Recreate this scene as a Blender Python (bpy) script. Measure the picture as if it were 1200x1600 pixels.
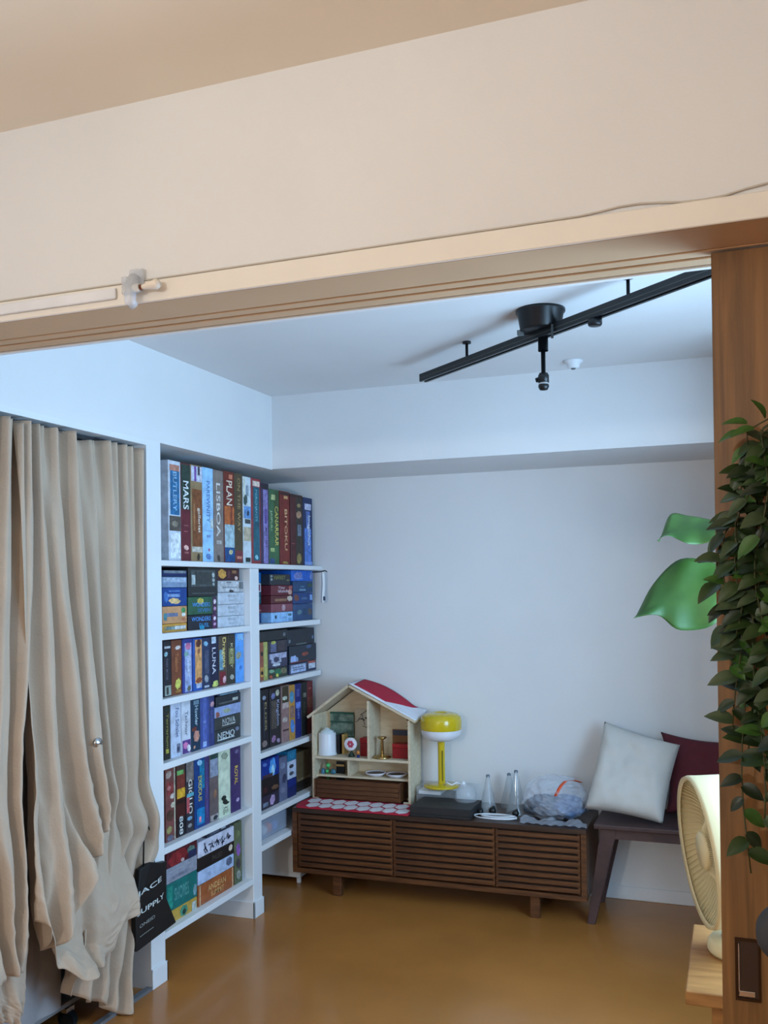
import bpy, bmesh, math, random
from mathutils import Vector, Matrix, noise
random.seed(7)
for o in list(bpy.data.objects):
    bpy.data.objects.remove(o)
scene = bpy.context.scene
COL = scene.collection

# ------------------------------------------------------------------ camera
def camera():
    yaw, pitch, roll = 0.35632, 0.009215, -0.012513
    fw = Vector((-math.sin(yaw), math.cos(yaw), 0)); rt = Vector((math.cos(yaw), math.sin(yaw), 0)); up = Vector((0, 0, 1))
    f2 = fw * math.cos(pitch) + up * math.sin(pitch); u2 = up * math.cos(pitch) - fw * math.sin(pitch)
    r3 = rt * math.cos(roll) + u2 * math.sin(roll); u3 = u2 * math.cos(roll) - rt * math.sin(roll)
    cd = bpy.data.cameras.new('camera'); cam = bpy.data.objects.new('camera', cd); COL.objects.link(cam)
    cd.sensor_fit = 'AUTO'; cd.sensor_width = 36; cd.lens = 33.2235
    cd.shift_y = 0.063875
    cd.clip_start = 0.02
    m = Matrix.Identity(4)
    for i in range(3):
        m[i][0] = r3[i]; m[i][1] = u3[i]; m[i][2] = -f2[i]
    m.translation = Vector((0, 0, 1.5)); cam.matrix_world = m
    scene.camera = cam
camera()

# ------------------------------------------------------------------ light and exposure
vs = scene.view_settings
vs.view_transform = 'Standard'; vs.look = 'None'; vs.gamma = 1; vs.use_curve_mapping = False
vs.exposure = 0.0
w = bpy.data.worlds.new('world'); scene.world = w; w.use_nodes = True
bg = w.node_tree.nodes['Background']; bg.inputs[0].default_value = (0.50, 0.75, 1.0, 1); bg.inputs[1].default_value = 0.5
def area(name, loc, rot, sx, sy, power, color):
    l = bpy.data.lights.new(name, 'AREA'); l.shape = 'RECTANGLE'; l.size = sx; l.size_y = sy; l.energy = power; l.color = color
    o = bpy.data.objects.new(name, l); COL.objects.link(o); o.location = loc; o.rotation_euler = rot
    return o
# daylight entering by the window in the right-hand wall of the back room
area('window_daylight', (0.66, 2.58, 1.3), (0, math.radians(90), 0), 1.5, 1.5, 104, (0.43, 0.71, 1.03))
# bulb of the pendant lamp in the front room
pl = bpy.data.lights.new('pendant_bulb_light', 'POINT'); pl.energy = 103; pl.color = (0.97, 1.0, 1.0); pl.shadow_soft_size = 0.06
po = bpy.data.objects.new('pendant_bulb_light', pl); COL.objects.link(po); po.location = (-1.0, -1.9, 1.88)

# added uplight that brightens the front room ceiling, not a known lamp
uplight_fill = area('ceiling_fill', (-0.75, 0.25, 1.90), (math.radians(180), 0, 0), 0.24, 0.24, 8.5, (1.0, 0.93, 0.80))

# ------------------------------------------------------------------ materials
def lin(c):
    return tuple(((v / 255) / 12.92 if v / 255 <= 0.04045 else ((v / 255 + 0.055) / 1.055) ** 2.4) for v in c)
MATS = {}
def mat(name, rgb, rough=0.6, metal=0.0, var=0.06, scale=8.0, bump=0.0, bscale=60.0, stretch=(1, 1, 1), trans=0.0, alpha=1.0, coat=0.0, spec=0.5, emit=0.0, ior=1.45, rgb2=None, sheen=0.0, dist=0.0):
    if name in MATS:
        return MATS[name]
    m = bpy.data.materials.new(name); m.use_nodes = True
    nt = m.node_tree; N = nt.nodes; L = nt.links; b = N['Principled BSDF']
    tc = N.new('ShaderNodeTexCoord'); mp = N.new('ShaderNodeMapping'); mp.inputs['Scale'].default_value = stretch
    L.new(tc.outputs['Object'], mp.inputs[0])
    nz = N.new('ShaderNodeTexNoise'); nz.inputs['Scale'].default_value = scale; nz.inputs['Detail'].default_value = 4; nz.inputs['Distortion'].default_value = dist
    L.new(mp.outputs[0], nz.inputs['Vector'])
    rp = N.new('ShaderNodeValToRGB'); c = lin(rgb)
    if rgb2 is None:
        a = tuple(max(0, v * (1 - var)) for v in c); z = tuple(min(1, v * (1 + var)) for v in c)
    else:
        a = c; z = lin(rgb2)
    rp.color_ramp.elements[0].position = 0.35; rp.color_ramp.elements[1].position = 0.65
    rp.color_ramp.elements[0].color = (*a, 1); rp.color_ramp.elements[1].color = (*z, 1)
    L.new(nz.outputs['Fac'], rp.inputs[0]); L.new(rp.outputs[0], b.inputs['Base Color'])
    b.inputs['Roughness'].default_value = rough; b.inputs['Metallic'].default_value = metal
    b.inputs['Transmission Weight'].default_value = trans; b.inputs['Alpha'].default_value = alpha
    b.inputs['Coat Weight'].default_value = coat; b.inputs['Specular IOR Level'].default_value = spec; b.inputs['IOR'].default_value = ior
    b.inputs['Sheen Weight'].default_value = sheen
    if emit:
        b.inputs['Emission Color'].default_value = (*c, 1); b.inputs['Emission Strength'].default_value = emit
    if bump:
        n2 = N.new('ShaderNodeTexNoise'); n2.inputs['Scale'].default_value = bscale; n2.inputs['Detail'].default_value = 3
        L.new(mp.outputs[0], n2.inputs['Vector'])
        bp = N.new('ShaderNodeBump'); bp.inputs['Strength'].default_value = bump; bp.inputs['Distance'].default_value = 0.004
        L.new(n2.outputs['Fac'], bp.inputs['Height']); L.new(bp.outputs[0], b.inputs['Normal'])
    MATS[name] = m
    return m
def ink(rgb, rough=0.45):
    return mat('print_%d_%d_%d' % tuple(rgb), rgb, rough, var=0.28, scale=55)

M_WALL = mat('white wallpaper', (226, 226, 226), 0.85, var=0.015, scale=3, bump=0.12, bscale=220)
M_WALLF = mat('front room wallpaper', (222, 222, 222), 0.85, var=0.015, scale=3, bump=0.12, bscale=220)
M_CEIL = mat('ceiling paper', (222, 221, 220), 0.9, var=0.015, scale=3)
M_CEILF = mat('front ceiling paper', (238, 228, 212), 0.9, var=0.015, scale=3)
M_WHITE = mat('white painted board', (228, 230, 232), 0.45, var=0.02, scale=4)
M_FLOOR = mat('brown resin floor', (170, 110, 52), 0.24, var=0.12, scale=1.6, bump=0.02, bscale=8, coat=0.1)
M_TRIM = mat('beige door head', (204, 168, 130), 0.5, var=0.03, scale=6)
M_DOOR = mat('oak veneer door', (98, 68, 36), 0.45, scale=3.0, stretch=(16, 16, 0.9), rgb2=(136, 96, 54), dist=0.6, bump=0.06, bscale=14)
M_BLACK = mat('black painted metal', (18, 20, 22), 0.38, var=0.1)
M_DARKWOOD = mat('walnut wood', (70, 39, 20), 0.42, scale=5, stretch=(1.2, 14, 14), rgb2=(104, 62, 32), dist=0.4)
M_DARKTOP = mat('dark console top', (48, 32, 24), 0.35, scale=5, stretch=(1.2, 14, 14), rgb2=(66, 44, 34), dist=0.4)
M_BENCH = mat('dark bench wood', (62, 46, 46), 0.5, scale=5, stretch=(2, 12, 3), rgb2=(80, 58, 56), dist=0.3)
M_LWOOD = mat('light oak top', (142, 94, 46), 0.5, scale=3, stretch=(2, 14, 14), rgb2=(168, 116, 62), dist=0.5)
M_PLY = mat('pale plywood', (206, 188, 158), 0.6, scale=6, stretch=(2, 10, 10), rgb2=(220, 204, 176), dist=0.3)
M_CURT = mat('beige cotton curtain', (184, 163, 142), 0.9, var=0.05, scale=5, bump=0.25, bscale=130, sheen=0.15)
M_CHROME = mat('brushed steel', (200, 200, 200), 0.25, metal=1.0, var=0.03)
M_CLEAR = mat('clear acrylic', (235, 242, 248), 0.06, trans=0.0, alpha=0.2, var=0.0, spec=0.8)
M_GLASS = mat('window glass', (240, 245, 250), 0.02, alpha=0.08, var=0.0)
M_CREAM = mat('ivory plastic', (220, 204, 160), 0.4, var=0.02)
M_GREY = mat('grey fabric cover', (150, 148, 150), 0.85, var=0.04, bump=0.1, bscale=90)

# ------------------------------------------------------------------ mesh helpers
class MB:
    def __init__(s):
        s.v = []; s.f = []; s.m = []; s.sm = []
    def add(s, vs, fs, mi=0, smooth=False):
        o = len(s.v); s.v += [tuple(p) for p in vs]
        for f in fs:
            s.f.append([i + o for i in f]); s.m.append(mi); s.sm.append(smooth)
        return s
    def box(s, x0, x1, y0, y1, z0, z1, mi=0):
        return s.add([(x0, y0, z0), (x1, y0, z0), (x1, y1, z0), (x0, y1, z0), (x0, y0, z1), (x1, y0, z1), (x1, y1, z1), (x0, y1, z1)],
                     [(0, 3, 2, 1), (4, 5, 6, 7), (0, 1, 5, 4), (1, 2, 6, 5), (2, 3, 7, 6), (3, 0, 4, 7)], mi)
    def prism(s, pts, n, mi=0):
        """pts: polygon of 3D points, extruded by vector n"""
        k = len(pts); n = Vector(n); a = [Vector(p) for p in pts]
        return s.add(a + [p + n for p in a], [list(range(k))[::-1], list(range(k, 2 * k))] + [(i, (i + 1) % k, (i + 1) % k + k, i + k) for i in range(k)], mi)
    def lathe(s, c, prof, seg=28, axis=(0, 0, 1), mi=0, smooth=True):
        """prof: list of (radius, height) along axis from c"""
        ax = Vector(axis).normalized(); u = ax.orthogonal().normalized(); w_ = ax.cross(u); c = Vector(c); vs_ = []; fs = []
        for r, h in prof:
            for i in range(seg):
                a = 2 * math.pi * i / seg
                vs_.append(c + ax * h + (u * math.cos(a) + w_ * math.sin(a)) * max(r, 1e-5))
        for j in range(len(prof) - 1):
            for i in range(seg):
                k = (i + 1) % seg
                fs.append((j * seg + i, j * seg + k, (j + 1) * seg + k, (j + 1) * seg + i))
        return s.add(vs_, fs, mi, smooth)
    def cyl(s, a, b, r, seg=16, r2=None, mi=0):
        a = Vector(a); b = Vector(b); h = (b - a).length; r2 = r if r2 is None else r2
        return s.lathe(a, [(0, 0), (r, 0), (r, 0), (r2, h), (r2, h), (0, h)], seg, b - a, mi)
    def tube(s, pts, r, seg=8, mi=0):
        pts = [Vector(p) for p in pts]; vs_ = []; fs = []; prev = None
        for i, p in enumerate(pts):
            t = (pts[min(i + 1, len(pts) - 1)] - pts[max(i - 1, 0)]).normalized()
            u = t.orthogonal().normalized() if prev is None else (prev - t * prev.dot(t)).normalized()
            prev = u; w_ = t.cross(u); rr = r[i] if isinstance(r, (list, tuple)) else r
            for k in range(seg):
                a = 2 * math.pi * k / seg; vs_.append(p + (u * math.cos(a) + w_ * math.sin(a)) * rr)
        for i in range(len(pts) - 1):
            for k in range(seg):
                q = (k + 1) % seg
                fs.append((i * seg + k, i * seg + q, (i + 1) * seg + q, (i + 1) * seg + k))
        fs.append(list(range(seg))[::-1]); fs.append([len(vs_) - seg + k for k in range(seg)])
        return s.add(vs_, fs, mi, True)
    def ball(s, c, r, seg=16, rings=10, mi=0):
        rx, ry, rz = r if isinstance(r, tuple) else (r, r, r); vs_ = []; fs = []
        for j in range(rings + 1):
            t = math.pi * j / rings
            for i in range(seg):
                a = 2 * math.pi * i / seg
                vs_.append((c[0] + rx * math.sin(t) * math.cos(a), c[1] + ry * math.sin(t) * math.sin(a), c[2] + rz * math.cos(t)))
        for j in range(rings):
            for i in range(seg):
                k = (i + 1) % seg
                fs.append((j * seg + i, (j + 1) * seg + i, (j + 1) * seg + k, j * seg + k))
        return s.add(vs_, fs, mi, True)
    def grid(s, fn, nu, nv, mi=0, smooth=True):
        vs_ = [fn(i / nu, j / nv) for j in range(nv + 1) for i in range(nu + 1)]
        fs = [(j * (nu + 1) + i, j * (nu + 1) + i + 1, (j + 1) * (nu + 1) + i + 1, (j + 1) * (nu + 1) + i) for j in range(nv) for i in range(nu)]
        return s.add(vs_, fs, mi, smooth)
    def mesh(s, name, mats, off=(0, 0, 0), bevel=0.0, seg=1, merge=False, recalc=True):
        me = bpy.data.meshes.new(name)
        o = Vector(off)
        me.from_pydata([tuple(Vector(p) - o) for p in s.v], [], s.f)
        for p, mi, sm in zip(me.polygons, s.m, s.sm):
            p.material_index = mi; p.use_smooth = sm
        for m in (mats if isinstance(mats, (list, tuple)) else [mats]):
            me.materials.append(m)
        bm = bmesh.new(); bm.from_mesh(me)
        if merge:
            bmesh.ops.remove_doubles(bm, verts=bm.verts, dist=1e-5)
        if recalc:
            bmesh.ops.recalc_face_normals(bm, faces=bm.faces)
        if bevel:
            es = [e for e in bm.edges if len(e.link_faces) == 2 and e.calc_face_angle(0) > 0.6]
            bmesh.ops.bevel(bm, geom=es, offset=bevel, segments=seg, profile=0.5, affect='EDGES')
        bm.to_mesh(me); bm.free()
        return me
    def build(s, name, mats, parent=None, loc=None, bevel=0.0, seg=1, merge=False, solid=0.0, recalc=True):
        """geometry is given in world coordinates; loc becomes a top-level object's origin"""
        off = Vector(loc) if (loc is not None and parent is None) else Vector((0, 0, 0))
        me = s.mesh(name, mats, off, bevel, seg, merge, recalc)
        ob = bpy.data.objects.new(name, me); COL.objects.link(ob)
        if parent is not None:
            ob.parent = parent
            ob.location = -ORG[parent.name]
            ORG[ob.name] = Vector((0, 0, 0))
        else:
            ob.location = off; ORG[ob.name] = off
        if solid:
            sm = ob.modifiers.new('thickness', 'SOLIDIFY'); sm.thickness = solid; sm.offset = 0
        return ob
ORG = {}
def tag(o, label, cat, group=None):
    o['label'] = label; o['category'] = cat
    if group: o['group'] = group
    return o
def thing(name, label, cat, loc, group=None):
    o = bpy.data.objects.new(name, None); COL.objects.link(o); o.location = loc; o.empty_display_size = 0.05
    ORG[o.name] = Vector(loc)
    return tag(o, label, cat, group)
def struct(o):
    o['kind'] = 'structure'; return o
def piece(name, me, parent, loc, rot=None):
    """an alike piece sharing mesh data; loc in world coordinates"""
    ob = bpy.data.objects.new(name, me); COL.objects.link(ob); ob.parent = parent
    ob.location = Vector(loc) - ORG[parent.name]
    if rot is not None: ob.rotation_euler = rot
    ORG[ob.name] = Vector((0, 0, 0))
    return ob
TXT = {}
def text(s_, bold=0.012):
    """lettering outline normalised to the unit square"""
    if s_ in TXT: return TXT[s_]
    cu = bpy.data.curves.new('lettering', 'FONT'); cu.body = s_; cu.size = 1; cu.offset = bold; cu.resolution_u = 3; cu.fill_mode = 'FRONT'
    ob = bpy.data.objects.new('lettering', cu); COL.objects.link(ob)
    bpy.context.view_layer.update()
    me = bpy.data.meshes.new_from_object(ob.evaluated_get(bpy.context.evaluated_depsgraph_get()))
    vs_ = [tuple(v.co) for v in me.vertices]; fs = [tuple(p.vertices) for p in me.polygons]
    bpy.data.objects.remove(ob); bpy.data.meshes.remove(me); bpy.data.curves.remove(cu)
    x0 = min(v[0] for v in vs_); x1 = max(v[0] for v in vs_); y0 = min(v[1] for v in vs_); y1 = max(v[1] for v in vs_)
    TXT[s_] = ([((v[0] - x0) / (x1 - x0), (v[1] - y0) / (y1 - y0)) for v in vs_], fs)
    return TXT[s_]

# ------------------------------------------------------------------ the two rooms
XL, YB, ZC, ZF = -2.07, 4.615, 2.413, 2.441
HY0, HY1, HZ = 1.54, 1.736, 2.05          # header over the sliding doors
RX = 0.47                                  # right wall of the back room
struct(MB().box(-2.75, 2.4, -3.6, 4.75, -0.1, 0.0).build('floor', M_FLOOR))
struct(MB().box(-2.75, RX + 0.1, HY1, 4.75, ZC, ZC + 0.1).build('ceiling', M_CEIL))
struct(MB().box(-2.2, 2.4, -3.6, HY0 + 0.1, ZF, ZF + 0.1).build('ceiling_front', M_CEILF))
struct(MB().box(-2.75, RX + 0.1, YB, YB + 0.12, 0, ZC).build('wall_back', M_WALL))
struct(MB().box(XL - 0.68, RX, 4.048, YB, 2.066, ZC).build('trim_1', M_WALL))     # boxed beam below the ceiling
# left wall: lintel over the recesses, pier, front piece
lw = struct(MB().box(XL - 0.1, XL, HY1, 4.048, 2.0625, ZC).build('wall_left', M_WALL))
struct(MB().box(-2.62, XL, 3.015, 3.108, 0, 2.0625).build('trim_2', M_WHITE))    # pier between closet and bookcase
struct(MB().box(XL - 0.1, XL, -3.6, 2.02, 0, ZF).build('wall_left_front', M_WALLF))
struct(MB().box(XL - 0.1, XL, 2.02, 3.015, 2.042, 2.0625).build('trim_3', M_WHITE))
struct(MB().box(-2.72, -2.62, 1.9, 4.62, 0, ZC).build('wall_left_recess', M_WALL))
struct(MB().box(-2.62, XL - 0.1005, 2.02, 4.0475, 2.0625, 2.1).build('trim_9', M_WALL))
struct(MB().box(XL - 0.02, XL + 0.004, 2.02, 3.015, 0.0, 0.012).build('trim_4', mat('grey floor rail', (120, 122, 128), 0.4, metal=0.3)))
struct(MB().box(-2.62, XL - 0.1005, 1.9, 2.019, 0, 2.0625).build('wall_left_closet', M_WALL))
# front wall with the opening: header, beige head lining with two track grooves
struct(MB().box(XL, 2.4, HY0, HY1, HZ + 0.04, ZF).build('wall_front', M_WALLF))
struct(MB().box(XL, 2.4, HY0 + 0.0005, HY0 + 0.108, HZ, HZ + 0.039).build('trim_5', M_TRIM, bevel=0.002))
struct(MB().box(XL, 2.4, HY0 - 0.006, HY0, HZ - 0.0005, HZ + 0.04).build('trim_11', mat('cream door head edge', (230, 224, 214), 0.5, var=0.02), bevel=0.0015))
struct(MB().box(XL, 2.4, 1.6545, 1.6845, HZ, HZ + 0.04).build('trim_6', M_TRIM, bevel=0.002))
struct(MB().box(XL, 2.4, 1.6935, 1.7285, HZ, HZ + 0.04).build('trim_7', M_TRIM, bevel=0.002))
gv = mat('track groove', (52, 42, 34), 0.6)
for k, (a, b) in enumerate(((1.6485, 1.654), (1.685, 1.693), (1.729, 1.7355))):
    struct(MB().box(XL, 2.4, a, b, HZ + 0.006, HZ + 0.03).build('trim_%d' % (12 + k), gv))
struct(MB().box(XL, 2.4, HY1, HY1 + 0.012, HZ - 0.002, ZC).build('trim_8', M_WALL))
# right wall of the back room with its window, front room shell
WY0, WY1, WZ0, WZ1 = 1.9, 3.25, 0.6, 2.0
wr = MB().box(RX, RX + 0.12, HY1, WY0, 0, ZC).box(RX, RX + 0.12, WY1, YB, 0, ZC).box(RX, RX + 0.12, WY0, WY1, 0, WZ0).box(RX, RX + 0.12, WY0, WY1, WZ1, ZC)
struct(wr.build('wall_right', M_WALL))
wn = struct(MB().box(RX + 0.03, RX + 0.07, WY0, WY0 + 0.04, WZ0, WZ1).box(RX + 0.03, RX + 0.07, WY1 - 0.04, WY1, WZ0, WZ1).box(RX + 0.03, RX + 0.07, WY0 + 0.04, WY1 - 0.04, WZ0, WZ0 + 0.04).box(RX + 0.03, RX + 0.07, WY0 + 0.04, WY1 - 0.04, WZ1 - 0.04, WZ1).box(RX + 0.03, RX + 0.07, 2.555, 2.595, WZ0 + 0.04, WZ1 - 0.04).build('window_1', M_WHITE))
struct(MB().box(2.4, 2.5, -3.6, HY1, 0, ZF).build('wall_right_front', mat('rear wall paper', (214, 204, 190), 0.85)))
struct(MB().box(0.87, 2.4, HY0, HY1, 0, HZ).build('wall_front_return', M_WALLF))
struct(MB().box(-2.17, 2.5, -3.7, -3.6, 0, ZF).build('wall_rear', mat('rear wall paper', (214, 204, 190), 0.85)))
struct(MB().box(0.19, RX, 3.42, 3.72, 0, ZC).build('trim_10', M_WALL))     # unseen pier added to shade the right of the back wall
# baseboards
struct(MB().box(-0.72, RX, YB - 0.009, YB, 0, 0.062).build('baseboard_back', M_WHITE, bevel=0.002))
struct(MB().box(XL, XL + 0.007, 3.015, 3.116, 0, 0.075).box(-2.3, XL + 0.007, 3.108, 3.116, 0, 0.075).build('baseboard_left', M_WHITE, bevel=0.0015))

# sliding door
dr = struct(MB().box(-0.0306, 0.86, 1.6575, 1.684, 0.006, 2.046)
            .build('door_1', M_DOOR, bevel=0.001))
pull = MB().box(-0.0105, 0.0285, 1.6545, 1.6575, 0.815, 0.82).box(-0.0105, 0.0285, 1.6545, 1.6575, 0.912, 0.917).box(-0.0105, -0.0065, 1.6545, 1.6575, 0.82, 0.912).box(0.0245, 0.0285, 1.6545, 1.6575, 0.82, 0.912)
pu = pull.build('finger_pull_frame', mat('dark bronze', (58, 38, 22), 0.35, metal=0.6), dr)
MB().box(-0.0065, 0.0245, 1.6568, 1.6574, 0.82, 0.912).build('finger_pull_plate', mat('pull recess', (52, 32, 16), 0.5), pu)
MB().box(-0.0062, -0.0035, 1.6545, 1.6566, 0.824, 0.908).box(-0.0062, 0.02, 1.6545, 1.6566, 0.822, 0.831).build('finger_pull_liner', M_CHROME, pu, bevel=0.0008)

# ------------------------------------------------------------------ bookcase in the recess
bc = thing('bookcase', 'white built-in bookcase with a central divider in the left wall recess', 'bookcase', (-2.25, 3.85, 0))
XB = -2.46
MB().box(XB - 0.02, XB, 3.109, 4.614, 0.0, 2.06).build('back_panel', M_WHITE, bc)
dv = MB().box(XB, XL, 3.817, 3.9, 0, 1.588).build('divider', M_WHITE, bc, bevel=0.002)
MB().box(XL, XL + 0.007, 3.809, 3.908, 0, 0.075).box(-2.4, XL + 0.007, 3.809, 3.817, 0, 0.075).box(-2.4, XL + 0.007, 3.9, 3.908, 0, 0.075).build('plinth_trim', M_WHITE, dv, bevel=0.0015)
def board(y0, y1, zt, th=0.026, name='shelf_board', x1=XL):
    return MB().box(XB, x1, y0, y1, zt - th, zt).build(name, M_WHITE, bc, bevel=0.0015)
board(3.109, 4.613, 1.611, 0.022)
for zt in (1.328, 1.0746, 0.828, 0.5045, 0.1806):
    board(3.109, 3.816, zt)
for zt in (1.3287, 1.06, 0.732, 0.449, 0.305):
    board(3.901, 4.585 if zt > 1 else 4.613, zt)
MB().cyl((-2.13, 3.80, 0.125), (-2.13, 3.8165, 0.125), 0.006).build('shelf_pin', M_BLACK, bc)
# white wheeled chest under the right-hand bay
ch = thing('storage_chest', 'low white chest on small feet under the right-hand bookcase bay', 'chest', (-2.26, 4.46, 0))
MB().box(-2.44, -2.085, 4.335, 4.60, 0.03, 0.27).build('body', M_WHITE, ch, bevel=0.003)
for x, y in ((-2.40, 4.36), (-2.105, 4.36), (-2.40, 4.57), (-2.105, 4.57)):
    MB().cyl((x, y, 0), (x, y, 0.03), 0.012).build('foot', M_WHITE, ch)

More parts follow.
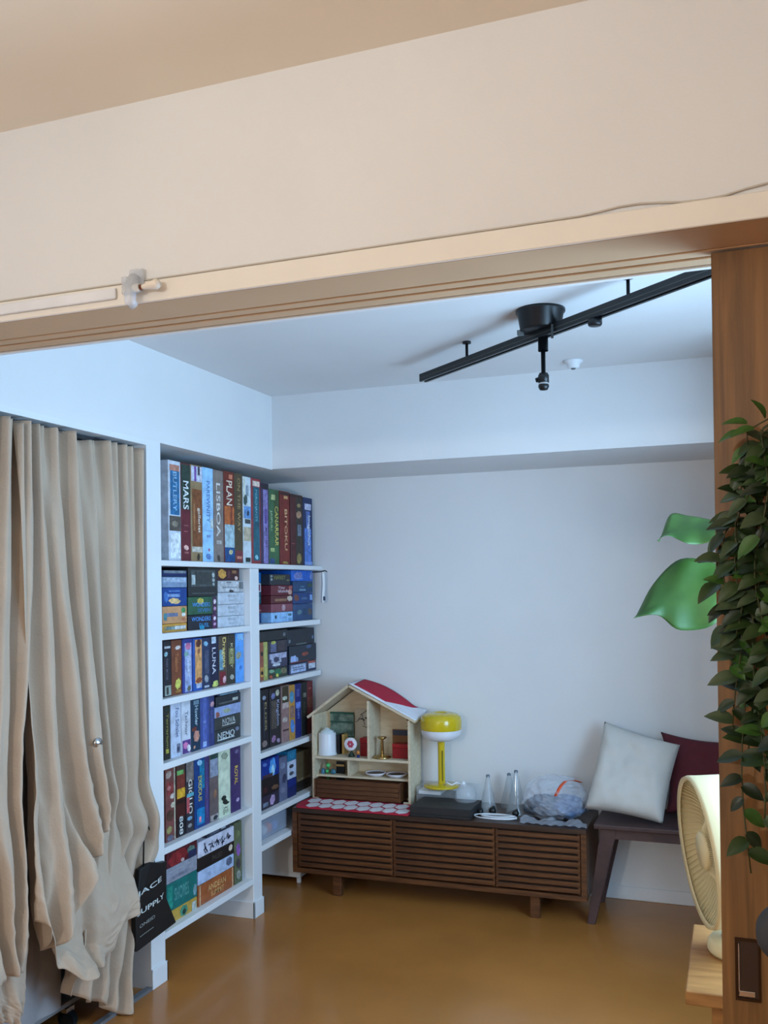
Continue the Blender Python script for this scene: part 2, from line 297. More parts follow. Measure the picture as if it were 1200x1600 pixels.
# ------------------------------------------------------------------ board game boxes
ROWCAP = {'TL': 2.03, '2L': 1.586, '2R': 1.586, '3L': 1.298, '3R': 1.298, '4L': 1.046, '4R': 1.03, '5L': 0.797, '5R': 0.70, '6L': 0.473}
ROWGRP = {'TL': 'game boxes standing on the top shelf', '2L': 'game boxes on the second shelf, left bay', '2R': 'game boxes on the second shelf, right bay', '3L': 'game boxes on the third shelf, left bay', '3R': 'game boxes on the third shelf, right bay', '4L': 'game boxes on the fourth shelf, left bay', '4R': 'game boxes on the fourth shelf, right bay', '5L': 'game boxes on the fifth shelf, left bay', '5R': 'game boxes on the fifth shelf, right bay', '6L': 'game boxes on the lowest shelf, left bay'}
BOXES = [
 (3.2116, 3.2993, 1.611, 2.0131, -2.103, 0.27, (205, 212, 224), [('r', 0.14, 0.46, 0.9, 0.92, (38, 104, 150)), ('r', 0.06, 0.3, 0.98, 0.45, (88, 80, 72)), ('r', 0.1, 0.9, 0.9, 0.96, (190, 130, 110)), ('r', 0.15, 0.03, 0.95, 0.28, (225, 232, 240)), ('tv', 'BUTLERY', 0.32, 0.5, 0.72, 0.89, (150, 190, 220)), ('o', 0.5, 0.37, 0.25, 0.03, (140, 132, 115))], 'white upright game box with teal title panel, first on the top shelf', 'TL'),
 (3.3015, 3.3736, 1.611, 2.0125, -2.103, 0.27, (100, 32, 42), [('r', 0, 0.53, 1, 1, (36, 58, 50)), ('tv', 'MARS', 0.15, 0.53, 0.88, 0.82, (225, 232, 240)), ('o', 0.5, 0.14, 0.26, 0.025, (225, 180, 170)), ('r', 0.3, 0.08, 0.75, 0.1, (150, 90, 90)), ('r', 0.25, 0.36, 0.7, 0.37, (160, 100, 100)), ('r', 0.3, 0.3, 0.65, 0.31, (160, 100, 100))], 'maroon upright game box with dark green head reading MARS', 'TL'),
 (3.3759, 3.4659, 1.611, 2.0143, -2.103, 0.27, (150, 124, 88), [('r', 0.05, 0.83, 0.98, 1, (205, 208, 225)), ('r', 0.3, 0.83, 0.48, 1, (110, 70, 150)), ('r', 0.62, 0.9, 0.78, 0.99, (45, 45, 60)), ('r', 0.12, 0.16, 0.95, 0.75, (128, 74, 38)), ('tv', 'gallerist', 0.5, 0.3, 0.86, 0.56, (232, 222, 210)), ('r', 0.2, 0.32, 0.34, 0.6, (160, 110, 70)), ('r', 0.05, 0.1, 0.95, 0.155, (198, 192, 180)), ('o', 0.6, 0.05, 0.12, 0.035, (60, 50, 40))], 'brown upright game box with purple and white striped head on top shelf', 'TL'),
 (3.4682, 3.5544, 1.611, 2.0138, -2.103, 0.27, (158, 205, 246), [('tv', 'PAREWNITY', 0.3, 0.42, 0.72, 0.86, (78, 118, 180)), ('r', 0.05, 0.33, 0.95, 0.335, (110, 150, 200)), ('r', 0.35, 0.26, 0.7, 0.29, (120, 150, 200)), ('o', 0.55, 0.13, 0.1, 0.015, (190, 110, 150)), ('o', 0.5, 0.06, 0.25, 0.03, (96, 130, 190)), ('r', 0.7, 0.36, 0.95, 0.46, (196, 206, 205))], 'pale sky blue upright game box on the top shelf', 'TL'),
 (3.5584, 3.641, 1.611, 2.0127, -2.103, 0.27, (132, 119, 112), [('tv', 'LISBOA', 0.2, 0.28, 0.72, 0.86, (222, 218, 214)), ('r', 0.25, 0.2, 0.75, 0.24, (190, 184, 180)), ('o', 0.45, 0.05, 0.14, 0.035, (70, 58, 50))], 'taupe grey upright game box lettered LISBOA on the top shelf', 'TL'),
 (3.6464, 3.7371, 1.611, 2.0171, -2.103, 0.27, (112, 40, 28), [('r', 0, 0.42, 1, 0.62, (184, 98, 46)), ('r', 0.6, 0.42, 0.8, 0.62, (140, 60, 40)), ('r', 0, 0.16, 1, 0.42, (165, 192, 202)), ('r', 0, 0, 1, 0.17, (0, 74, 134)), ('tv', 'PLAN', 0.14, 0.63, 0.86, 0.9, (240, 215, 195)), ('o', 0.6, 0.12, 0.2, 0.025, (205, 200, 150)), ('r', 0.45, 0.92, 0.8, 0.97, (200, 120, 90))], 'red and orange upright game box with blue foot reading PLAN', 'TL'),
 (3.7415, 3.8134, 1.611, 2.0178, -2.103, 0.27, (82, 68, 46), [('tv', 'ON THE WAY', 0.28, 0.35, 0.75, 0.95, (168, 140, 95)), ('r', 0, 0, 1, 0.14, (118, 48, 54)), ('r', 0.2, 0.05, 0.8, 0.08, (205, 130, 110))], 'olive brown upright game box with maroon foot on the top shelf', 'TL'),
 (3.8166, 3.8921, 1.611, 2.0113, -2.103, 0.27, (205, 216, 222), [('r', 0, 0.72, 0.3, 1, (220, 224, 210)), ('r', 0.35, 0.78, 0.7, 0.9, (150, 165, 180)), ('o', 0.3, 0.73, 0.25, 0.06, (60, 84, 82)), ('r', 0.1, 0.52, 0.95, 0.66, (104, 150, 205)), ('o', 0.6, 0.58, 0.16, 0.03, (40, 60, 80)), ('r', 0.2, 0.46, 0.9, 0.51, (70, 70, 72)), ('r', 0.05, 0.26, 0.95, 0.42, (190, 176, 150)), ('r', 0.25, 0.02, 0.85, 0.07, (40, 52, 50))], 'white upright game box with blue landscape pictures on the top shelf', 'TL'),
 (3.8981, 3.9865, 1.611, 2.0115, -2.103, 0.27, (150, 58, 64), [('r', 0.17, 0.04, 0.86, 0.9, (24, 94, 112)), ('r', 0.12, 0.91, 0.9, 0.97, (222, 205, 190)), ('tv', 'MERCHANTS', 0.36, 0.5, 0.66, 0.87, (120, 186, 205)), ('r', 0.25, 0.44, 0.8, 0.49, (20, 80, 100)), ('o', 0.5, 0.08, 0.18, 0.025, (150, 210, 225))], 'red upright game box with teal centre panel on the top shelf', 'TL'),
 (3.9925, 4.0712, 1.611, 1.9992, -2.103, 0.27, (66, 50, 80), [('r', 0.25, 0, 0.85, 0.92, (138, 128, 186)), ('r', 0, 0.93, 1, 1, (35, 32, 40)), ('r', 0.4, 0.5, 0.75, 0.68, (96, 78, 150)), ('tv', 'MYSTERY', 0.45, 0.2, 0.8, 0.45, (70, 55, 110))], 'lilac and dark purple upright game box on the top shelf', 'TL'),
 (4.0738, 4.1795, 1.611, 1.9772, -2.103, 0.27, (62, 104, 68), [('r', 0.5, 0.3, 1, 1, (58, 82, 48)), ('tv', 'CANARRAR', 0.5, 0.25, 0.97, 0.78, (205, 192, 96)), ('tv', 'JAIPULI', 0.05, 0.45, 0.35, 0.72, (170, 190, 150)), ('r', 0.2, 0.86, 0.6, 0.93, (180, 186, 130)), ('r', 0.0, 0.0, 0.5, 0.08, (50, 80, 130)), ('r', 0.1, 0.17, 0.5, 0.22, (170, 190, 120))], 'green upright game box with yellow lettering on the top shelf', 'TL'),
 (4.1897, 4.2969, 1.611, 1.9783, -2.103, 0.27, (122, 38, 28), [('r', 0, 0.95, 1, 1, (52, 22, 18)), ('tv', 'BITOKU', 0.42, 0.2, 0.78, 0.76, (222, 176, 128)), ('r', 0.4, 0.9, 0.8, 0.94, (200, 150, 100)), ('o', 0.5, 0.03, 0.3, 0.02, (160, 130, 60))], 'rust red upright game box with spaced gold letters on the top shelf', 'TL'),
 (4.3075, 4.4507, 1.611, 1.974, -2.103, 0.27, (84, 32, 32), [('r', 0.42, 0, 1, 0.96, (54, 46, 36)), ('r', 0, 0.96, 1, 1, (48, 24, 24)), ('o', 0.66, 0.72, 0.2, 0.055, (186, 142, 112)), ('o', 0.68, 0.85, 0.14, 0.03, (150, 130, 90)), ('r', 0.55, 0.42, 0.85, 0.58, (112, 122, 140)), ('o', 0.66, 0.1, 0.18, 0.08, (150, 130, 72)), ('r', 0.05, 0.3, 0.3, 0.31, (150, 80, 80))], 'dark maroon upright game box with portrait medallion on the top shelf', 'TL'),
 (4.458, 4.5692, 1.611, 1.9689, -2.103, 0.27, (32, 48, 92), [('r', 0.12, 0, 0.85, 0.55, (84, 126, 204)), ('r', 0.3, 0.55, 0.7, 0.8, (92, 120, 190)), ('r', 0.15, 0.82, 0.85, 0.91, (192, 196, 222)), ('tv', 'Imaginhus', 0.35, 0.3, 0.82, 0.74, (226, 236, 250)), ('r', 0.1, 0, 0.95, 0.06, (130, 160, 222))], 'navy blue upright game box at the right end of the top shelf', 'TL'),
 (3.1612, 3.3357, 1.328, 1.3607, -2.103, 0.27, (205, 150, 60), [('r', 0.05, 0.2, 0.95, 0.75, (150, 130, 90)), ('r', 0.5, 0.3, 0.95, 0.7, (205, 205, 205)), ('r', 0.15, 0.35, 0.5, 0.6, (110, 140, 150))], 'thin golden yellow game box at the bottom of the leftmost stack', '2L'),
 (3.1625, 3.3371, 1.3617, 1.4297, -2.103, 0.27, (205, 150, 104), [('r', 0.1, 0.4, 0.62, 0.62, (110, 120, 150)), ('o', 0.1, 0.4, 0.07, 0.25, (80, 140, 150)), ('o', 0.85, 0.75, 0.1, 0.14, (70, 150, 90)), ('o', 0.85, 0.5, 0.09, 0.1, (220, 225, 220)), ('o', 0.85, 0.22, 0.1, 0.1, (180, 110, 80))], 'tan orange flat game box above the golden yellow one', '2L'),
 (3.1638, 3.3386, 1.4307, 1.5039, -2.103, 0.27, (16, 66, 140), [('o', 0.48, 0.28, 0.24, 0.16, (226, 190, 130)), ('r', 0.2, 0.5, 0.7, 0.66, (130, 160, 205)), ('r', 0.25, 0.8, 0.7, 0.84, (120, 160, 210)), ('o', 0.13, 0.5, 0.08, 0.3, (70, 120, 190))], 'royal blue flat game box with hot dog shaped emblem', '2L'),
 (3.1646, 3.3395, 1.5049, 1.5474, -2.103, 0.27, (130, 152, 182), [('r', 0.05, 0.5, 0.95, 0.9, (165, 182, 205))], 'pale grey-blue flat game box on the royal blue box', '2L'),
 (3.165, 3.34, 1.5484, 1.573, -2.103, 0.27, (18, 40, 92), [('r', 0.05, 0.55, 0.95, 1, (118, 130, 142))], 'navy flat game box topping the leftmost stack', '2L'),
 (3.3485, 3.5777, 1.328, 1.3896, -2.103, 0.27, (30, 34, 46), [('r', 0.82, 0, 1, 1, (84, 40, 84)), ('th', 'WONDERS', 0.1, 0.55, 0.76, 0.9, (82, 150, 224)), ('th', 'DUEL', 0.36, 0.12, 0.7, 0.45, (60, 140, 200)), ('o', 0.45, 0.12, 0.08, 0.2, (30, 150, 190)), ('o', 0.9, 0.7, 0.05, 0.13, (225, 210, 220)), ('o', 0.9, 0.3, 0.05, 0.1, (200, 160, 190))], 'dark flat game box with blue lettering under the green one', '2L'),
 (3.3499, 3.5793, 1.3906, 1.4649, -2.103, 0.27, (46, 92, 66), [('r', 0.82, 0, 1, 1, (70, 38, 72)), ('o', 0.4, 0.75, 0.1, 0.2, (206, 190, 80)), ('th', 'WONDERS', 0.12, 0.42, 0.74, 0.7, (82, 150, 224)), ('th', 'SEVEN', 0.3, 0.12, 0.74, 0.36, (70, 130, 190)), ('o', 0.9, 0.7, 0.05, 0.13, (225, 210, 220)), ('o', 0.9, 0.3, 0.05, 0.1, (200, 160, 190))], 'green flat game box with blue lettering and purple end', '2L'),
 (3.3523, 3.582, 1.4659, 1.5889, -2.103, 0.27, (40, 44, 46), [('r', 0.08, 0.35, 0.92, 0.92, (74, 82, 84)), ('r', 0.2, 0.42, 0.8, 0.86, (54, 60, 60)), ('r', 0.1, 0.42, 0.22, 0.75, (182, 194, 196)), ('o', 0.85, 0.75, 0.05, 0.08, (182, 194, 196)), ('o', 0.85, 0.58, 0.05, 0.06, (182, 194, 196)), ('o', 0.85, 0.43, 0.04, 0.05, (160, 174, 176)), ('r', 0.1, 0.1, 0.9, 0.13, (84, 90, 90))], 'tall charcoal game box on the two lettered boxes', '2L'),
 (3.5856, 3.8186, 1.328, 1.3761, -2.103, 0.27, (196, 204, 216), [('th', 'WOOD', 0.35, 0.58, 0.65, 0.85, (130, 138, 150)), ('r', 0.4, 0.3, 0.6, 0.36, (150, 156, 166))], 'lowest of three identical white flat game boxes', '2L'),
 (3.5867, 3.8198, 1.3771, 1.4273, -2.103, 0.27, (196, 204, 216), [('th', 'WOOD', 0.35, 0.58, 0.65, 0.85, (130, 138, 150)), ('r', 0.4, 0.3, 0.6, 0.36, (150, 156, 166))], 'middle of three identical white flat game boxes', '2L'),
 (3.5878, 3.8211, 1.4283, 1.4799, -2.103, 0.27, (196, 204, 216), [('th', 'WOOD', 0.35, 0.58, 0.65, 0.85, (130, 138, 150)), ('r', 0.4, 0.3, 0.6, 0.36, (150, 156, 166))], 'topmost of three identical white flat game boxes', '2L'),
 (3.5889, 3.8223, 1.4809, 1.5326, -2.103, 0.27, (178, 182, 188), [('r', 0.06, 0.08, 0.8, 0.9, (200, 203, 208)), ('r', 0.15, 0.35, 0.7, 0.5, (150, 154, 160)), ('r', 0.8, 0.3, 0.97, 0.9, (110, 112, 116)), ('o', 0.5, 0.1, 0.1, 0.12, (60, 60, 64)), ('r', 0.3, 0.8, 0.5, 0.9, (130, 132, 138))], 'grey patterned flat game box on the white ones', '2L'),
 (3.5846, 3.7761, 1.5336, 1.5895, -2.103, 0.27, (64, 26, 34), [('o', 0.2, 0.55, 0.2, 0.36, (204, 152, 70)), ('r', 0.45, 0.2, 0.55, 0.8, (90, 50, 60)), ('r', 0.65, 0.6, 0.85, 0.85, (150, 110, 70)), ('o', 0.84, 0.2, 0.08, 0.16, (224, 190, 180))], 'dark red and gold flat game box topping the white stack', '2L'),
 (4.1503, 4.2111, 1.3287, 1.3759, -2.2, 0.2, (40, 62, 112), [('o', 0.5, 0.5, 0.3, 0.3, (90, 120, 170))], 'small navy box low beside the divider', '2R'),
 (4.1513, 4.2122, 1.3769, 1.4202, -2.2, 0.2, (108, 40, 56), [('r', 0, 0.2, 1, 0.4, (160, 120, 120))], 'small maroon box squeezed against the divider', '2R'),
 (4.1527, 4.2136, 1.4212, 1.4773, -2.2, 0.2, (40, 92, 112), [('r', 0.1, 0.4, 0.9, 0.6, (90, 140, 150))], 'small teal box squeezed against the divider', '2R'),
 (4.1538, 4.2147, 1.4783, 1.5218, -2.2, 0.2, (206, 212, 222), [('r', 0.1, 0.15, 0.9, 0.85, (120, 30, 60))], 'small white and crimson box against the divider', '2R'),
 (4.155, 4.2159, 1.5228, 1.5726, -2.2, 0.2, (20, 110, 186), [('r', 0.1, 0.05, 0.9, 0.1, (60, 140, 200))], 'bright blue small box against the divider', '2R'),
 (4.085, 4.3203, 1.3287, 1.3782, -2.103, 0.26, (150, 196, 240), [('o', 0.2, 0.55, 0.05, 0.18, (30, 60, 80)), ('th', 'Ceylon', 0.36, 0.3, 0.7, 0.6, (100, 150, 205)), ('o', 0.85, 0.7, 0.1, 0.13, (70, 110, 130)), ('o', 0.85, 0.25, 0.1, 0.15, (110, 160, 200))], 'pale blue flat game box at the foot of the maroon stack', '2R'),
 (4.086, 4.3214, 1.3792, 1.4193, -2.103, 0.26, (132, 72, 84), [('o', 0.56, 0.5, 0.1, 0.36, (180, 150, 160))], 'dusty rose flat game box above the pale blue one', '2R'),
 (4.087, 4.3225, 1.4203, 1.4604, -2.103, 0.26, (92, 32, 38), [('r', 0.15, 0.3, 0.7, 0.6, (150, 110, 80)), ('o', 0.85, 0.6, 0.14, 0.3, (200, 185, 170))], 'dark maroon flat game box above the dusty rose one', '2R'),
 (4.0883, 4.3239, 1.4614, 1.511, -2.103, 0.26, (104, 34, 46), [('th', 'Tiny', 0.3, 0.55, 0.62, 0.9, (214, 196, 206)), ('th', 'Islands', 0.3, 0.25, 0.78, 0.6, (214, 196, 206)), ('o', 0.86, 0.3, 0.1, 0.26, (206, 160, 150)), ('o', 0.88, 0.75, 0.1, 0.16, (170, 90, 90))], 'maroon flat game box with white title', '2R'),
 (4.043, 4.296, 1.512, 1.5649, -2.103, 0.26, (42, 44, 50), [('th', 'MARKET', 0.2, 0.48, 0.75, 0.9, (132, 134, 72)), ('o', 0.06, 0.8, 0.06, 0.12, (150, 165, 165)), ('o', 0.06, 0.5, 0.06, 0.12, (150, 165, 165)), ('o', 0.08, 0.2, 0.06, 0.12, (150, 165, 165)), ('r', 0.8, 0.3, 0.95, 0.5, (120, 126, 90)), ('r', 0.0, 0, 1, 0.4, (36, 42, 50))], 'black flat game box with olive lettering on the maroon stack', '2R'),
 (4.3288, 4.5605, 1.3287, 1.4141, -2.103, 0.26, (44, 76, 118), [('o', 0.3, 0.5, 0.12, 0.14, (92, 130, 140)), ('o', 0.85, 0.5, 0.12, 0.2, (96, 84, 80)), ('r', 0.5, 0.3, 0.66, 0.7, (30, 64, 96))], 'tall slate blue game box at the foot of the blue stack', '2R'),
 (4.3303, 4.5622, 1.4151, 1.4721, -2.103, 0.26, (34, 66, 122), [('o', 0.14, 0.55, 0.13, 0.3, (122, 72, 60)), ('th', 'Orbit', 0.4, 0.35, 0.7, 0.6, (110, 150, 185)), ('r', 0.84, 0.3, 0.98, 0.8, (140, 176, 228))], 'blue flat game box with brown disc and white tag', '2R'),
 (4.3318, 4.5638, 1.4731, 1.5302, -2.103, 0.26, (36, 70, 110), [('r', 0.3, 0.15, 0.62, 0.3, (110, 150, 180)), ('r', 0.35, 0.45, 0.55, 0.58, (80, 120, 150)), ('r', 0.7, 0.5, 1, 0.8, (50, 84, 70))], 'dark teal blue flat game box', '2R'),
 (4.3112, 4.5655, 1.5312, 1.5866, -2.103, 0.26, (30, 98, 196), [('o', 0.3, 0.5, 0.2, 0.36, (120, 130, 190)), ('o', 0.93, 0.55, 0.07, 0.4, (130, 150, 200)), ('r', 0.2, 0.2, 0.5, 0.28, (120, 160, 220))], 'bright blue flat game box topping the blue stack', '2R'),
 (3.1674, 3.2187, 1.0746, 1.2958, -2.103, 0.27, (28, 28, 40), [('r', 0.1, 0.86, 0.9, 0.9, (180, 184, 190)), ('o', 0.3, 0.76, 0.25, 0.04, (150, 190, 200)), ('tv', 'DARK MOOR', 0.25, 0.3, 0.6, 0.68, (110, 112, 130)), ('r', 0.1, 0.02, 0.95, 0.2, (150, 160, 150)), ('r', 0.3, 0.04, 0.6, 0.17, (50, 50, 50))], 'black upright game box at the left end of the third shelf', '3L'),
 (3.2233, 3.2949, 1.0746, 1.2945, -2.103, 0.27, (118, 64, 40), [('tv', 'Tekhenu', 0.3, 0.42, 0.7, 0.76, (196, 124, 72)), ('o', 0.6, 0.2, 0.3, 0.09, (198, 196, 92)), ('o', 0.6, 0.86, 0.28, 0.035, (215, 205, 200)), ('o', 0.6, 0.07, 0.3, 0.03, (150, 110, 50))], 'brown upright game box with yellow-green oval emblem', '3L'),
 (3.302, 3.3764, 1.0746, 1.2951, -2.103, 0.27, (44, 60, 140), [('r', 0.2, 0.02, 0.88, 0.92, (150, 166, 206)), ('o', 0.55, 0.86, 0.3, 0.06, (196, 110, 150)), ('o', 0.35, 0.72, 0.2, 0.05, (120, 160, 150)), ('tv', 'Wildflower', 0.4, 0.3, 0.85, 0.7, (210, 218, 238)), ('o', 0.6, 0.08, 0.2, 0.05, (104, 104, 90))], 'blue upright game box with pale floral spine', '3L'),
 (3.3814, 3.4511, 1.0746, 1.2934, -2.103, 0.27, (28, 84, 170), [('r', 0.2, 0.14, 0.95, 0.97, (218, 158, 96)), ('o', 0.6, 0.9, 0.3, 0.07, (90, 44, 34)), ('o', 0.6, 0.2, 0.36, 0.05, (140, 70, 40)), ('r', 0.3, 0.05, 0.9, 0.14, (170, 180, 205)), ('o', 0.6, 0.75, 0.16, 0.05, (150, 90, 60))], 'orange upright game box with blue foot and sides', '3L'),
 (3.4553, 3.5103, 1.0746, 1.2923, -2.103, 0.27, (34, 50, 86), [('o', 0.45, 0.88, 0.3, 0.05, (130, 180, 210)), ('r', 0.25, 0.3, 0.85, 0.75, (70, 80, 110)), ('o', 0.5, 0.2, 0.3, 0.07, (150, 156, 166)), ('r', 0.2, 0.03, 0.9, 0.07, (170, 180, 196))], 'slate navy upright game box beside the dark LUNA box', '3L'),
 (3.513, 3.5846, 1.0746, 1.2942, -2.103, 0.27, (24, 28, 60), [('tv', 'LUNA', 0.2, 0.26, 0.72, 0.78, (214, 220, 240)), ('r', 0.2, 0.86, 0.7, 0.99, (196, 214, 234)), ('o', 0.6, 0.05, 0.36, 0.08, (196, 204, 110))], 'midnight blue upright game box lettered LUNA', '3L'),
 (3.59, 3.6614, 1.0746, 1.2928, -2.103, 0.27, (78, 66, 54), [('r', 0.0, 0.32, 0.5, 0.72, (110, 156, 178)), ('r', 0, 0, 0.75, 0.28, (120, 24, 40)), ('tv', 'Dragons', 0.2, 0.36, 0.9, 0.96, (226, 206, 120)), ('o', 0.6, 0.12, 0.2, 0.07, (214, 170, 180))], 'brown and crimson upright game box with gold lettering', '3L'),
 (3.6671, 3.7296, 1.0746, 1.2946, -2.103, 0.27, (56, 52, 42), [('r', 0.1, 0.4, 0.85, 0.72, (126, 126, 70)), ('tv', 'KEMET', 0.3, 0.32, 0.7, 0.82, (190, 186, 150)), ('o', 0.5, 0.14, 0.3, 0.05, (170, 170, 160))], 'dark olive upright game box next to the light blue one', '3L'),
 (3.7355, 3.8087, 1.0746, 1.2966, -2.103, 0.27, (92, 160, 232), [('o', 0.3, 0.55, 0.36, 0.07, (150, 150, 126)), ('r', 0.2, 0.85, 0.9, 0.98, (140, 192, 246)), ('o', 0.6, 0.3, 0.2, 0.04, (60, 120, 200))], 'light blue upright game box by the divider on the third shelf', '3L'),
 (3.9653, 4.0006, 1.06, 1.2616, -2.103, 0.27, (150, 84, 62), [('r', 0, 0.1, 1, 0.35, (205, 150, 70)), ('o', 0.5, 0.7, 0.4, 0.06, (40, 28, 24)), ('o', 0.5, 0.2, 0.4, 0.05, (40, 28, 24))], 'narrow orange upright game box against the divider', '3R'),
 (4.0027, 4.0431, 1.06, 1.2655, -2.103, 0.27, (168, 168, 92), [('r', 0.2, 0.1, 0.6, 0.9, (186, 184, 110))], 'narrow yellow-green upright game box', '3R'),
 (4.0485, 4.2513, 1.06, 1.1078, -2.103, 0.27, (56, 62, 52), [('o', 0.15, 0.75, 0.15, 0.18, (120, 160, 130)), ('o', 0.5, 0.6, 0.2, 0.3, (40, 110, 80)), ('o', 0.8, 0.6, 0.16, 0.3, (120, 112, 84)), ('o', 0.45, 0.25, 0.08, 0.18, (200, 200, 90)), ('o', 0.12, 0.2, 0.07, 0.18, (190, 90, 60))], 'green and brown cluttered flat game box', '3R'),
 (4.0503, 4.2533, 1.1088, 1.1827, -2.103, 0.27, (60, 60, 86), [('o', 0.4, 0.55, 0.26, 0.36, (170, 175, 196)), ('r', 0.05, 0.6, 0.95, 0.95, (170, 172, 200)), ('o', 0.4, 0.55, 0.14, 0.2, (60, 60, 90)), ('o', 0.4, 0.2, 0.2, 0.1, (206, 214, 222))], 'flat game box with pale skull picture', '3R'),
 (4.0518, 4.2548, 1.1837, 1.242, -2.103, 0.27, (48, 46, 60), [('r', 0.1, 0.05, 0.4, 0.85, (92, 98, 132)), ('o', 0.25, 0.85, 0.13, 0.13, (180, 184, 84)), ('r', 0.5, 0.1, 0.85, 0.9, (60, 52, 60))], 'dark flat game box with bottle picture', '3R'),
 (3.9685, 4.2778, 1.243, 1.292, -2.103, 0.27, (34, 40, 46), [('o', 0.88, 0.5, 0.06, 0.18, (110, 120, 130))], 'large black flat game box spanning the skull box', '3R'),
 (4.2772, 4.5964, 1.06, 1.1134, -2.103, 0.27, (48, 56, 84), [('r', 0.04, 0.1, 0.6, 0.85, (170, 184, 216)), ('r', 0.1, 0.35, 0.55, 0.42, (60, 74, 110)), ('r', 0.1, 0.55, 0.5, 0.62, (60, 74, 110)), ('r', 0.7, 0.25, 0.96, 0.75, (200, 206, 222)), ('r', 0.68, 0.75, 0.98, 0.98, (170, 80, 70))], 'dark blue flat game box with white lettering and red corner', '3R'),
 (4.2795, 4.5991, 1.1144, 1.2025, -2.103, 0.27, (34, 44, 58), [('o', 0.16, 0.2, 0.15, 0.24, (160, 184, 230)), ('o', 0.56, 0.45, 0.14, 0.1, (150, 66, 54)), ('o', 0.7, 0.85, 0.1, 0.12, (66, 84, 120)), ('r', 0.0, 0, 0.7, 0.08, (120, 50, 50))], 'black flat game box with pale blue mound picture', '3R'),
 (4.2599, 4.577, 1.2035, 1.2851, -2.103, 0.27, (30, 38, 50), [('o', 0.05, 0.3, 0.05, 0.12, (110, 120, 130)), ('r', 0.3, 0.02, 0.7, 0.12, (90, 100, 100)), ('o', 0.93, 0.4, 0.04, 0.12, (90, 110, 140))], 'big plain black game box topping the right-hand stack', '3R'),
 (3.1671, 3.2072, 0.828, 1.0394, -2.103, 0.27, (40, 36, 30), [('tv', 'Terrarium', 0.25, 0.22, 0.8, 0.86, (140, 136, 70)), ('r', 0.2, 0.12, 0.7, 0.2, (180, 170, 70)), ('r', 0, 0.9, 1, 1, (36, 50, 36))], 'dark brown narrow upright game box at the left end of fourth shelf', '4L'),
 (3.2119, 3.2853, 0.828, 1.0446, -2.103, 0.27, (192, 202, 222), [('tv', 'Fou Schalet', 0.4, 0.36, 0.85, 0.9, (70, 84, 130)), ('r', 0.55, 0.07, 0.9, 0.24, (120, 126, 150)), ('o', 0.7, 0.14, 0.12, 0.05, (60, 66, 90))], 'white upright game box with handwritten style title', '4L'),
 (3.2902, 3.3569, 0.828, 1.046, -2.103, 0.27, (200, 206, 218), [('tv', 'Tschnor', 0.3, 0.34, 0.75, 0.8, (96, 104, 130)), ('r', 0.05, 0.0, 0.95, 0.26, (90, 60, 130)), ('o', 0.4, 0.16, 0.25, 0.07, (206, 120, 170)), ('o', 0.75, 0.1, 0.18, 0.07, (230, 232, 240))], 'white upright game box with purple pictured foot', '4L'),
 (3.3619, 3.4309, 0.828, 1.0454, -2.103, 0.27, (22, 52, 76), [('tv', 'Hawler', 0.35, 0.48, 0.8, 0.86, (176, 196, 206)), ('r', 0.25, 0.88, 0.85, 0.96, (110, 140, 160)), ('o', 0.55, 0.28, 0.36, 0.1, (196, 140, 124)), ('o', 0.3, 0.42, 0.3, 0.04, (120, 60, 50)), ('o', 0.3, 0.08, 0.12, 0.03, (200, 150, 130))], 'deep teal upright game box with pink face picture', '4L'),
 (3.4336, 3.4999, 0.828, 1.0454, -2.103, 0.27, (62, 80, 150), [('r', 0.25, 0.0, 0.7, 0.97, (84, 104, 176)), ('r', 0.25, 0.03, 0.7, 0.13, (160, 186, 232)), ('o', 0.45, 0.5, 0.16, 0.03, (120, 140, 200))], 'medium blue upright game box on the fourth shelf', '4L'),
 (3.5026, 3.5445, 0.828, 1.0444, -2.103, 0.27, (52, 62, 116), [('o', 0.6, 0.82, 0.4, 0.05, (196, 150, 160)), ('tv', 'OUTLIVED', 0.3, 0.25, 0.7, 0.7, (110, 126, 180))], 'narrow slate blue upright game box beside a flat stack', '4L'),
 (3.5487, 3.7716, 0.828, 0.8851, -2.103, 0.27, (50, 56, 60), [('th', 'NEMO', 0.1, 0.25, 0.75, 0.85, (196, 204, 206)), ('r', 0.08, 0.2, 0.74, 0.3, (200, 206, 206)), ('o', 0.86, 0.75, 0.08, 0.15, (110, 116, 140))], 'dark grey flat game box at the foot with pale label', '4L'),
 (3.5498, 3.7728, 0.8861, 0.9384, -2.103, 0.27, (58, 62, 62), [('th', 'NOVA', 0.28, 0.3, 0.78, 0.9, (176, 184, 186)), ('r', 0.26, 0.24, 0.78, 0.32, (190, 196, 196))], 'dark grey flat game box with pale label, second from the foot', '4L'),
 (3.5508, 3.7739, 0.9394, 0.9861, -2.103, 0.27, (150, 166, 208), [('o', 0.08, 0.3, 0.08, 0.3, (150, 90, 80)), ('o', 0.45, 0.5, 0.14, 0.22, (160, 172, 150))], 'lavender blue flat game box between dark boxes', '4L'),
 (3.5624, 3.775, 0.9871, 1.031, -2.103, 0.27, (36, 42, 52), [('r', 0.1, 0.2, 0.7, 0.35, (84, 90, 92)), ('r', 0.65, 0.3, 0.88, 0.6, (180, 186, 180))], 'black flat game box on the lavender blue one', '4L'),
 (3.5735, 3.7637, 1.032, 1.0506, -2.103, 0.27, (26, 36, 66), [('r', 0.1, 0.1, 0.9, 0.5, (120, 160, 180))], 'thin navy game box topping the flat stack', '4L'),
